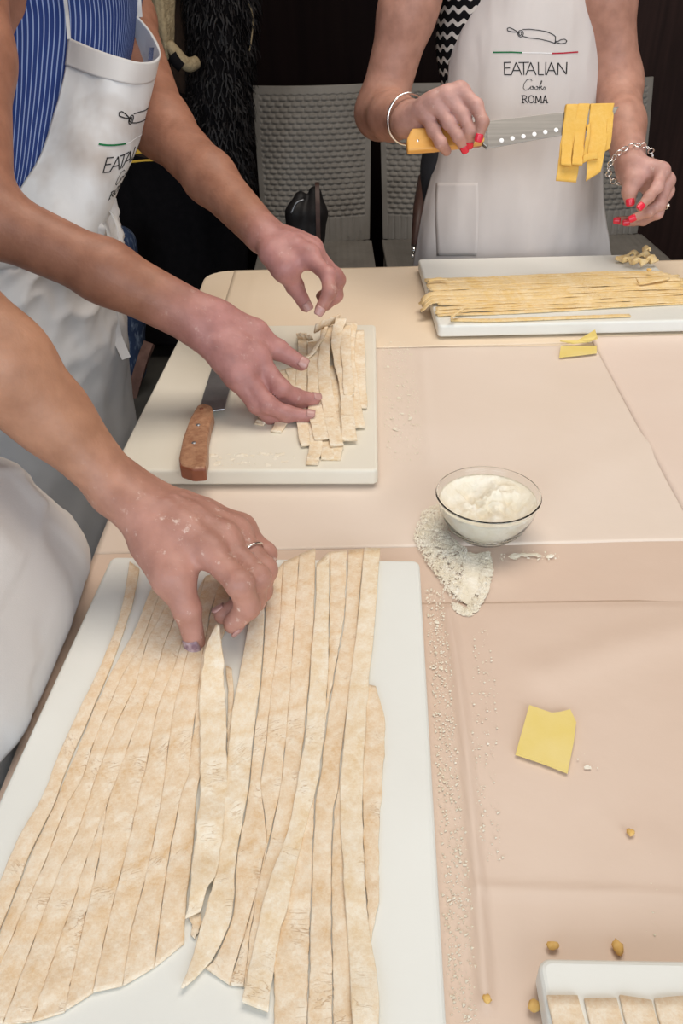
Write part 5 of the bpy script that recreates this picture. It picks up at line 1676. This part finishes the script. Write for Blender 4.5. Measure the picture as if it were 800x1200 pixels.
for pts, rad in [(af[0][0], af[0][1])][:0] + [at]:
    nail('fingernail', pts[2], pts[3], rad[3], unit(CAM - pts[3]) + np.array([0, .25, .3]), NAIL, maker, .011)
for pts, rad in af[:3]:
    nail('fingernail', pts[2], pts[3], rad[3], unit(CAM - pts[3]) * .5 + np.array([0, .1, .8]), NAIL, maker, .010)
for pts, rad in bf[:1] + [bt]:
    nail('fingernail', pts[2], pts[3], rad[3], unit(CAM - pts[3]) + np.array([0.2, 0, .3]), NAIL, maker, .011)
bibrows = [
    [(80, 44, 1.06), (105, 55, 1.03), (135, 66, 1.02), (165, 73, 1.04), (187, 66, 1.09), (178, 40, 1.15), (158, 16, 1.20)],
    [(73, 100, 1.05), (97, 108, 1.03), (128, 116, 1.02), (158, 118, 1.05), (178, 106, 1.10), (172, 82, 1.16), (155, 62, 1.21)],
    [(58, 152, 1.05), (86, 160, 1.02), (120, 168, 1.02), (148, 164, 1.05), (167, 148, 1.10), (163, 126, 1.16), (150, 106, 1.21)],
    [(42, 192, 1.04), (75, 205, 1.02), (108, 212, 1.02), (137, 206, 1.05), (156, 188, 1.10), (153, 168, 1.15), (140, 150, 1.20)],
    [(22, 224, 1.03), (60, 245, 1.01), (95, 252, 1.02), (122, 243, 1.05), (140, 221, 1.10), (138, 203, 1.15), (128, 190, 1.20)],
    [(0, 262, 1.01), (50, 282, 1.00), (90, 288, 1.02), (114, 272, 1.06), (124, 252, 1.10), (124, 235, 1.15), (116, 220, 1.19)]]
cf2 = crumple(.0022, 16, 1.0, (1, 1, .5))
apA = Patch([[W(*p) for p in r] for r in bibrows], 100, 90, lambda u, v, p: cf2(u, v, p), face=W(400, 60, .7))
bib = apA.build('apron_bib', APRON_STAINED, maker, .0016)
# hem of the bib
hemr = [[W(x, y + dy, d - .0035) for x, y, d in bibrows[0]] for dy in (-1.0, 5, 11, 17)]
g2_ = Patch([[apA.at(np.array([u_]), np.array([v_]), .0016)[0] for u_ in np.linspace(0, 1, 9)] for v_ in (0.0, .04, .08, .115)], 12, 60, face=W(400, 60, .7))
g2_.build('hem', APRON, bib, .0012)
# print: match three points of the lettering, the rest follows round the curve of the bib
uA0, vA0 = apA.find(117, 170, .75); uA1, vA1 = apA.find(147, 171, .75); uE, vE0 = apA.find(127, 187, .75); _, vE1 = apA.find(126, 204, .75)
ku = (uA1 - uA0) / (611 - 579); kv = (vE1 - vE0) / (87.5 - 73)
print_logo(apA, bib, lambda p: (uA0 + (p[:, 0] - 579) * ku, vA0 + (p[:, 1] - 61.5) * kv + (p[:, 0] - 579) / 32 * (vA1 - vA0) * .5))
band('neck_strap', [W(81, 46, 1.055), W(79, 20, 1.05), W(76, -20, 1.04), W(80, -90, 1.10)], .0045, .0018, (1, 0, 0), APRON, bib)
band('neck_strap', [W(160, 20, 1.20), W(158, 0, 1.19), W(155, -40, 1.19), W(140, -100, 1.17)], [.017, .018, .018, .016], .0015, (1, .2, 0), APRON, bib)
band('fastening', [W(176, 72, 1.066), W(178, 57, 1.105)], .006, .003, (1, .3, 0), SILVER, bib, n=8)
# blue striped top
shr = [[(-40, -190, 1.20), (0, -200, 1.165), (50, -205, 1.15), (100, -205, 1.16), (140, -200, 1.20), (172, -190, 1.28)],
       [(-45, -40, 1.12), (0, -40, 1.085), (50, -42, 1.07), (100, -44, 1.08), (140, -50, 1.12), (168, -60, 1.20)],
       [(-45, 20, 1.12), (10, 20, 1.09), (55, 24, 1.075), (105, 28, 1.08), (145, 16, 1.13), (166, -4, 1.21)],
       [(-40, 80, 1.12), (12, 80, 1.095), (52, 84, 1.08), (100, 90, 1.075), (140, 78, 1.12), (158, 52, 1.2)],
       [(-40, 140, 1.11), (10, 142, 1.09), (45, 146, 1.075), (88, 150, 1.07), (125, 140, 1.1), (146, 112, 1.18)],
       [(-50, 190, 1.10), (6, 194, 1.08), (38, 198, 1.065), (78, 205, 1.06), (112, 198, 1.09), (134, 170, 1.17)],
       [(-60, 235, 1.09), (0, 238, 1.07), (28, 243, 1.05), (62, 255, 1.05), (95, 250, 1.07), (116, 225, 1.15)],
       [(-70, 285, 1.07), (-10, 290, 1.05), (22, 292, 1.04), (52, 296, 1.04), (84, 290, 1.06), (105, 265, 1.13)]]
Patch([[W(p[0], p[1], p[2] - (.045, .04, .015, 0, 0, -.01)[i]) for i, p in enumerate(r)] for r in shr], 90, 90, crumple(.0042, 13, 5.0, (1, 1, .3)), face=W(200, 100, .5)).build('striped_top', SHIRT_A, maker, .0015)
# skirt of the apron
sf = crumple(.014, 8, 9.0, (1, 1, .55)); sg = folded(.026, 15, 2.0, (1, 1, .9))
skirtA = Loft([(.955, -.452, 1.135, .136, .148), (.90, -.455, 1.13, .146, .16), (.80, -.465, 1.125, .152, .172), (.65, -.485, 1.12, .158, .19), (.45, -.50, 1.12, .165, .205), (.30, -.51, 1.12, .17, .21)], -150, 105, 110, 120,
              lambda u, v, p: sf(u, v, p) * min(1, v * 3 + .2) + sg(u, v, p) * max(0, .55 - v) * 1.6)
sk = skirtA.build('apron_skirt', APRON, maker, .0016)
bandA = Loft([(.955, -.452, 1.135, .139, .151), (.915, -.454, 1.131, .147, .160)], -150, 100, 8, 60, None); bandA.build('waist_band', APRON, sk, .002)
band('tie_loop', [W(122, 258, 1.085), W(129, 248, 1.08), W(138, 264, 1.075), (W(141, 285, 1.075)), W(132, 289, 1.075), W(127, 272, 1.08), W(123, 260, 1.085)], .010, .0015, (.2, .75, -.5), APRON, sk, n=40)
band('tie_end', [W(120, 270, 1.09), W(124, 300, 1.10), W(129, 345, 1.12), W(136, 390, 1.15), W(148, 420, 1.16)], [.008, .012, .014, .013], .0015, (.85, .4, .1), APRON, sk, n=30)

# ================================================================== COOK NEAREST THE CAMERA (left), PINCHING A STRIP
BB = (-0.43, 0.45, 0.0)
b_sh, b_el, b_wr = np.array([-.46, .60, 1.29]), W(-95, 335, .588), W(139, 572, .665)
nm = [W(245, 648, .632), W(262, 634, .648), W(275, 626, .668), W(282, 622, .688)]
nside = unit(nm[3] - nm[0])
nf = []
for px, start, signs, L in [([(245, 648), (281, 684), (290, 711), (273, 731)], nm[0], (-1, 1, 1), (.042, .025, .021)), ([(262, 634), (301, 677), (297, 703), (262, 720)], nm[1], (-1, 1, 1), (.045, .027, .022)),
                            ([(275, 626), (309, 668), (305, 692), (284, 706)], nm[2], (-1, 1, 1), (.042, .026, .022)), ([(282, 622), (309, 650), (309, 672), (297, 690)], nm[3], (-1, 1, 1), (.033, .021, .020))]:
    nf.append((bone_chain(px, (start - CAM) @ FW, L, signs), (.0112, .0102, .0092, .0082)))
nt_ = (np.array([W(180, 640, .645), W(203, 676, .628), W(219, 714, .626), W(228, 752, .636)]), (.0155, .0116, .0103, .0086))
BL = arm_mesh([b_sh, b_sh * .5 + b_el * .5, b_el, W(0, 428, .613), W(58, 486, .637), b_wr], [.047, .042, .038, .0345, .0275, .0205], nside,
              make_hand(b_wr, nm, nside, 1.0, wr=.0155) + [(b_wr, nt_[0][1], .018, .0135), (b_wr * .3 + nm[0] * .7, nt_[0][1], .012, .012)], nf, nt_, wrist_r=.0155, vox=.002)
rs, re, rw = np.array([-.50, .28, 1.28]), np.array([-.47, .16, 1.02]), np.array([-.34, .20, .84])
rm = [rw + (.075, .012, -.035), rw + (.08, -.008, -.037), rw + (.078, -.028, -.04), rw + (.07, -.045, -.042)]
rfm = [(np.array([k, k + (.035, 0, -.022), k + (.042, 0, -.042), k + (.040, 0, -.056)]), (.0108, .0096, .0086, .0074)) for k in rm]
rth = (np.array([rw + (.02, .02, -.01), rw + (.05, .04, -.03), rw + (.07, .045, -.055), rw + (.078, .04, -.075)]), (.016, .0125, .011, .009))
shift = np.array([-.05, 0, .03]); rw = rw + shift; rm = [k + shift for k in rm]; rfm = [(p + shift, r) for p, r in rfm]; rth = (rth[0] + shift, rth[1])
BR = arm_mesh([rs, (rs + re) / 2, re, (re + rw) / 2, rw], [.05, .046, .041, .036, .025], (0, 1, 0), make_hand(rw, rm, (0, -1, 0)), rfm, rth, vox=.003)
bpel, bch, bnk = (-.44, .44, .92), (-.47, .44, 1.18), (-.44, .44, 1.37)
feetB = [(-.44, .34, 0), (-.46, .53, 0)]
hb = np.array([-.40, .44, 1.52]); bhd, bR = head_mesh(hb, (1, .1, -.7), (.55, 0, .83))
near_cook = person('person', 'person nearest the camera whose ringed hand pinches a pasta strip on the near board', BB, SKIN_B,
                   [torso_parts(bpel, bch, bnk, (0, 1, 0), feetB), bhd, BL, BR], (hb, bR), HAIR_BR, [(nm[0], .06, .13), (nf[0][0][3], .05, .1), (nt_[0][3], .03, .08)])
shoes_and_trousers(near_cook, bpel, (0, 1, 0), (1, 0, 0), feetB)
nail('fingernail', nt_[0][2], nt_[0][3], nt_[1][3], np.array([-.35, -.75, .45]), NAIL_DK, near_cook, .013, 1.0)
for pts, rad in nf[:2]:
    nail('fingernail', pts[2], pts[3], rad[3], np.cross(pts[3] - pts[2], nside) * (1 if np.cross(pts[3] - pts[2], nside) @ (CAM - pts[3]) > 0 else -1), NAIL, near_cook, .010)
rp = nf[2][0]; ring('ring', rp[0] * .45 + rp[1] * .55, rp[1] - rp[0], .0122, .0010, SILVER, near_cook, n=24)
bm = bmesh.new(); bmesh.ops.create_icosphere(bm, subdivisions=1, radius=.0024)
bmesh.ops.translate(bm, vec=Vector(rp[0] * .45 + rp[1] * .55 + unit(CAM - rp[0]) * .0125 - np.array(BB)), verts=bm.verts); me = bpy.data.meshes.new('ring_stone'); bm.to_mesh(me); bm.free(); link('ring_stone', me, SILVER, near_cook, False)
bf_ = crumple(.010, 6.5, 3.0, (1, 1, .6))
fB = folded(.012, 11.0, 4.0, (1.3, 1, .45)); bsm = crumple(.003, 30, 3.0)


def fold_B(u, v, p):
    d = bf_(u, v, p) * .5 + fB(u, v, p) + bsm(u, v, p) * .5
    k = min(1, max(0, (-.25 - p[0]) / .06))          # pressed flat where she leans on the table
    if p[2] > .84 or p[2] < .68: k = max(k, .5)
    return d * k + max(-.001, min(.001, d)) * (1 - k)


skirtB = Loft([(1.02, -.46, .44, .115, .120), (.95, -.44, .455, .130, .128), (.90, -.42, .465, .140, .130), (.87, -.41, .472, .150, .134), (.84, -.405, .478, .161, .139), (.80, -.402, .484, .174, .147), (.775, -.402, .486, .178, .151), (.762, -.402, .487, .175, .152), (.748, -.402, .487, .158, .152), (.70, -.405, .487, .155, .155), (.62, -.425, .48, .150, .165), (.4, -.44, .47, .15, .18), (.28, -.445, .47, .155, .19)], -160, 160, 120, 130, fold_B, .22, .62)
skb = skirtB.build('apron_skirt', APRON, near_cook, .0018)
Loft([(1.40 - .02, -.45, .44, .06, .10), (1.30, -.455, .44, .105, .185), (1.2, -.465, .44, .118, .155), (1.08, -.46, .44, .118, .138), (.96, -.445, .44, .128, .135)], -180, 180, 40, 70, None).build('grey_top', SHIRT_B, near_cook, .002)
Loft([(1.25, -.46, .44, .126, .13), (1.1, -.46, .44, .125, .142), (1.0, -.448, .44, .132, .142)], -55, 55, 40, 50, None).build('apron_bib', APRON, skb, .0016)

# ================================================================== BACKGROUND CLOTHES AND BAGS
stand = empty('coat_stand', (-.42, 2.98, 0)); tag(stand, 'dark coat stand behind the cook at left, carrying the hanging clothes', 'coat stand')
tube('pole', [(-.42, 2.98, .02), (-.42, 2.98, 1.75)], .016, LEATHER_BLK, stand)
V, F = lathe_geo([(0, 0), (.17, 0), (.17, .012), (.03, .03), (0, .03)], 28, (-.42, 2.98, 0)); mesh('base', V, F, LEATHER_BLK, stand)
for a in (0, 90, 180, 270):
    d = np.array([math.cos(math.radians(a)), math.sin(math.radians(a)), 0])
    tube('hook', [np.array([-.42, 2.98, 1.62]), np.array([-.42, 2.98, 1.66]) + d * .07, np.array([-.42, 2.98, 1.72]) + d * .09], [.009, .008, .007], LEATHER_BLK, stand, smoothpts=10)


def fur_point(x, y, Y): return WY(x, y, Y)


# shaggy garment: a column from (215..295, 0) down to (292, 215)
FY = 2.62
prof_f = [(-140, 246, 58), (-60, 252, 50), (0, 258, 41), (45, 259, 38), (80, 258, 37), (120, 256, 38), (160, 262, 34), (200, 272, 24), (235, 280, 16)]
colF = Field(WY(190, 260, FY) - .2, WY(330, -150, FY) + .2, .008)
cl = [WY(x, y, FY) for y, x, w_ in prof_f]; rd = [w_ / FPX * (FY * 1.0) * 0.80 for y, x, w_ in prof_f]
for i in range(len(cl) - 1):
    colF.cap(cl[i] + (0, 0, 0), cl[i + 1], rd[i], rd[i + 1], .02)
v, q = colF.nets()
fur = mesh('shaggy_coat', v, q, BLACK_CLOTH); rebase(fur)
tag(fur, 'black shaggy fringed coat hanging between the striped cook and the chairs', 'coat')
# the pile: thousands of short curled tufts
nrm = np.zeros_like(v); e1 = v[q[:, 1]] - v[q[:, 0]]; e2 = v[q[:, 2]] - v[q[:, 0]]; fn = np.cross(e1, e2)
for k in range(4): np.add.at(nrm, q[:, k], fn)
nrm /= np.linalg.norm(nrm, axis=1, keepdims=True) + 1e-12
TV = []; TF = []; rr = np.random.default_rng(5)
for i in rr.choice(len(v), min(len(v), 5200), replace=False):
    p = v[i]; nn = nrm[i]
    if p[2] < .3: continue
    L_ = rr.uniform(.022, .042); wd = rr.uniform(.0022, .0042); sdv = unit(np.cross(nn, rr.normal(0, 1, 3))); b = len(TV)
    for t in (0, .35, .7, 1.0):
        c_ = p + nn * (L_ * .75 * t * (1 - .35 * t)) + np.array([0, 0, -1]) * L_ * .9 * t * t + sdv * .006 * math.sin(t * 4 + i)
        w2 = wd * (1 - .55 * t)
        TV += [c_ - sdv * w2, c_ + sdv * w2]
    for k in range(3): TF.append([b + 2 * k, b + 2 * k + 1, b + 2 * k + 3, b + 2 * k + 2])
pf = mesh('shaggy_pile', TV, TF, FUR, fur, smooth=False); pf['kind'] = 'stuff'
tube('piping', [WY(291, 4, FY - .06), WY(295, 14, FY - .06), WY(296, 30, FY - .05), WY(294, 50, FY - .05), WY(292, 60, FY - .05)], .0022, KNIT, fur, n=6, smoothpts=16)

# black long coat below it, reaching the floor
def drape(name, rows, material, label, cat, nv=70, nu=60, fold=None, parent=None, face=None):
    p = Patch([[WY(*c_) for c_ in r] for r in rows], nv, nu, fold or crumple(.012, 7, 1.0, (2, 1, .3)), face=CAM)
    o = p.build(name, material, parent, .003)
    if parent is None:
        rebase(o); tag(o, label, cat)
    return o


drape('long_coat', [[(122, 150, 2.90), (150, 140, 2.82), (180, 150, 2.80), (240, 150, 2.80), (288, 150, 2.88)], [(120, 230, 2.90), (150, 225, 2.82), (180, 228, 2.80), (240, 226, 2.80), (291, 226, 2.88)],
                    [(120, 310, 2.90), (150, 315, 2.84), (180, 318, 2.80), (235, 316, 2.80), (290, 312, 2.88)], [(124, 395, 2.90), (150, 402, 2.86), (180, 405, 2.82), (230, 404, 2.82), (288, 398, 2.88)]],
      BLACK_CLOTH, 'long black garment hanging behind the reaching forearms', 'coat')
# its lower part of the sleeve: striped braid
sw = [drape('striped_scarf', [[(140, 158, 2.56), (165, 166, 2.55), (185, 170, 2.55), (215, 178, 2.56)], [(140, 176, 2.56), (165, 184, 2.55), (185, 186, 2.55), (215, 192, 2.56)]], BROWN_KNIT,
            'dark scarf edge with red and yellow stripes behind the printed apron', 'scarf', 12, 30, lambda u, v, p: 0)]
for nm_, y0, y1, mt in (('red_stripe', 167, 173, RED_CLOTH), ('yellow_stripe', 175, 181, YEL_CLOTH), ('yellow_stripe', 188, 190.5, YEL_CLOTH)):
    drape(nm_, [[(150, y0 + 1, 2.545), (168, y0 - 1, 2.54), (185, y0 - 3 if mt is RED_CLOTH else y0 - 2, 2.54), (210, y0 - 6, 2.55)], [(150, y1 + 1, 2.545), (168, y1 - 1, 2.54), (185, y1 - 3 if mt is RED_CLOTH else y1 - 2, 2.54), (210, y1 - 6, 2.55)]], mt, '', '', 6, 20, lambda u, v, p: 0, parent=sw[0])
# cream knit and a brown hanging beside it
drape('cream_cardigan', [[(168, -60, 2.50), (186, -60, 2.46), (204, -60, 2.50)], [(170, 0, 2.50), (188, 0, 2.46), (206, 0, 2.50)], [(176, 40, 2.50), (192, 44, 2.46), (204, 46, 2.50)], [(186, 66, 2.51), (196, 70, 2.47), (206, 66, 2.51)]], KNIT,
      'cream knitted cardigan hanging beside the black shaggy coat', 'cardigan', 40, 30, crumple(.006, 20, 1.0, (2, 1, .3)))
drape('brown_jumper', [[(196, -30, 2.80), (215, -30, 2.77), (240, -30, 2.80)], [(196, 20, 2.80), (215, 24, 2.77), (240, 24, 2.80)], [(198, 60, 2.80), (216, 70, 2.77), (240, 66, 2.80)], [(200, 105, 2.80), (216, 110, 2.78), (238, 110, 2.80)]], BROWN_KNIT,
      'dark brown jumper hanging between cream cardigan and shaggy coat', 'jumper', 40, 24)
cuff = tube('cream_cuff', [WY(198, 52, 2.48), WY(206, 62, 2.46), WY(214, 72, 2.45), WY(222, 76, 2.46), WY(230, 73, 2.48)], [.014, .016, .017, .018, .016], KNIT, n=12, smoothpts=24)
rebase(cuff); tag(cuff, 'cream knitted sleeve looped below the brown jumper, with a black band', 'sleeve')
for t in (0.42,):
    V, F = tube_geo(catmull([WY(203, 66, 2.452), WY(209, 73, 2.447), WY(214, 78, 2.447)], 12), np.full(12, .0175), 12)
    mesh('black_band', V, F, BLACK_CLOTH, cuff)
# black bag on the chair
bgc = WY(361, 268, 2.52)
B_ = Field(bgc - .2, bgc + .22, .0045)
pb = lambda x, y, Y: WY(x, y, Y)
B_.chain([pb(346, 276, 2.56), pb(347, 250, 2.56), pb(352, 232, 2.57)], [.030, .030, .020], .02)
B_.chain([pb(368, 278, 2.55), pb(370, 250, 2.56), pb(369, 226, 2.58)], [.034, .034, .020], .015)
B_.chain([pb(356, 280, 2.56), pb(360, 252, 2.57)], [.034, .028], .02)
v, q = B_.nets(); v[:, 2] = np.maximum(v[:, 2], .4275)
bag = mesh('handbag', v, q, LEATHER_BLK); rebase(bag); tag(bag, 'slouchy black handbag with a brown strap sitting on the grey chair', 'handbag')
band('strap', [pb(373, 284, 2.50), pb(372.5, 260, 2.505), pb(372, 236, 2.52), pb(371.5, 217, 2.55), pb(371, 214, 2.58)], .013, .003, (1, .1, 0), LEATHER_BRN, bag, n=24)
tube('zip', [pb(341, 250, 2.50), pb(347, 238, 2.51), pb(356, 234, 2.515)], .0035, STEEL_DARK, bag, n=6, smoothpts=12)
# slim dark umbrella leaning on the chair beside the apron
um0, um1 = WY(484, 296, 2.40), WY(498, 196, 2.66)
umb = empty('umbrella', tuple(um0)); tag(umb, 'slim dark brown folded umbrella with silver tips leaning beside the apron', 'umbrella')
tube('canopy', [um0 * .92 + um1 * .08, um0 * .5 + um1 * .5, um0 * .12 + um1 * .88], [.010, .020, .017], LEATHER_BRN, umb, n=10)
tube('tip', [um0, um0 * .92 + um1 * .08], [.006, .009], SILVER, umb, n=10)
tube('grip', [um0 * .12 + um1 * .88, um1], [.010, .013], SILVER, umb, n=10)
tube('tail', [um0 + (um0 - um1) * .0, um0 + unit(um0 - um1) * .02], [.005, .003], SILVER, umb, n=8)
# denim bag on the floor under the coats
dp = [(128, 470), (165, 455)]
f0 = Z(150, 452, 0.0); Yd = f0[1]
D_ = Field(f0 - (.3, .25, .02), f0 + (.3, .25, .75), .01)
D_.chain([WY(140, 285, Yd), WY(143, 360, Yd), WY(146, 430, Yd)], [.055, .070, .075], .05)
D_.chain([WY(112, 290, Yd), WY(116, 360, Yd), WY(122, 430, Yd)], [.055, .070, .075], .05)
v, q = D_.nets(); v[:, 2] = np.maximum(v[:, 2], .001)
den = mesh('denim_bag', v, q, DENIM_WORN); rebase(den); tag(den, 'worn blue denim bag standing on the floor behind the white apron', 'bag')
band('brown_strap', [WY(153, 470, Yd - .09), WY(160, 445, Yd - .09), WY(168, 420, Yd - .07), WY(175, 402, Yd - .04)], .034, .02, (1, 0, .1), SUEDE, den, n=16)
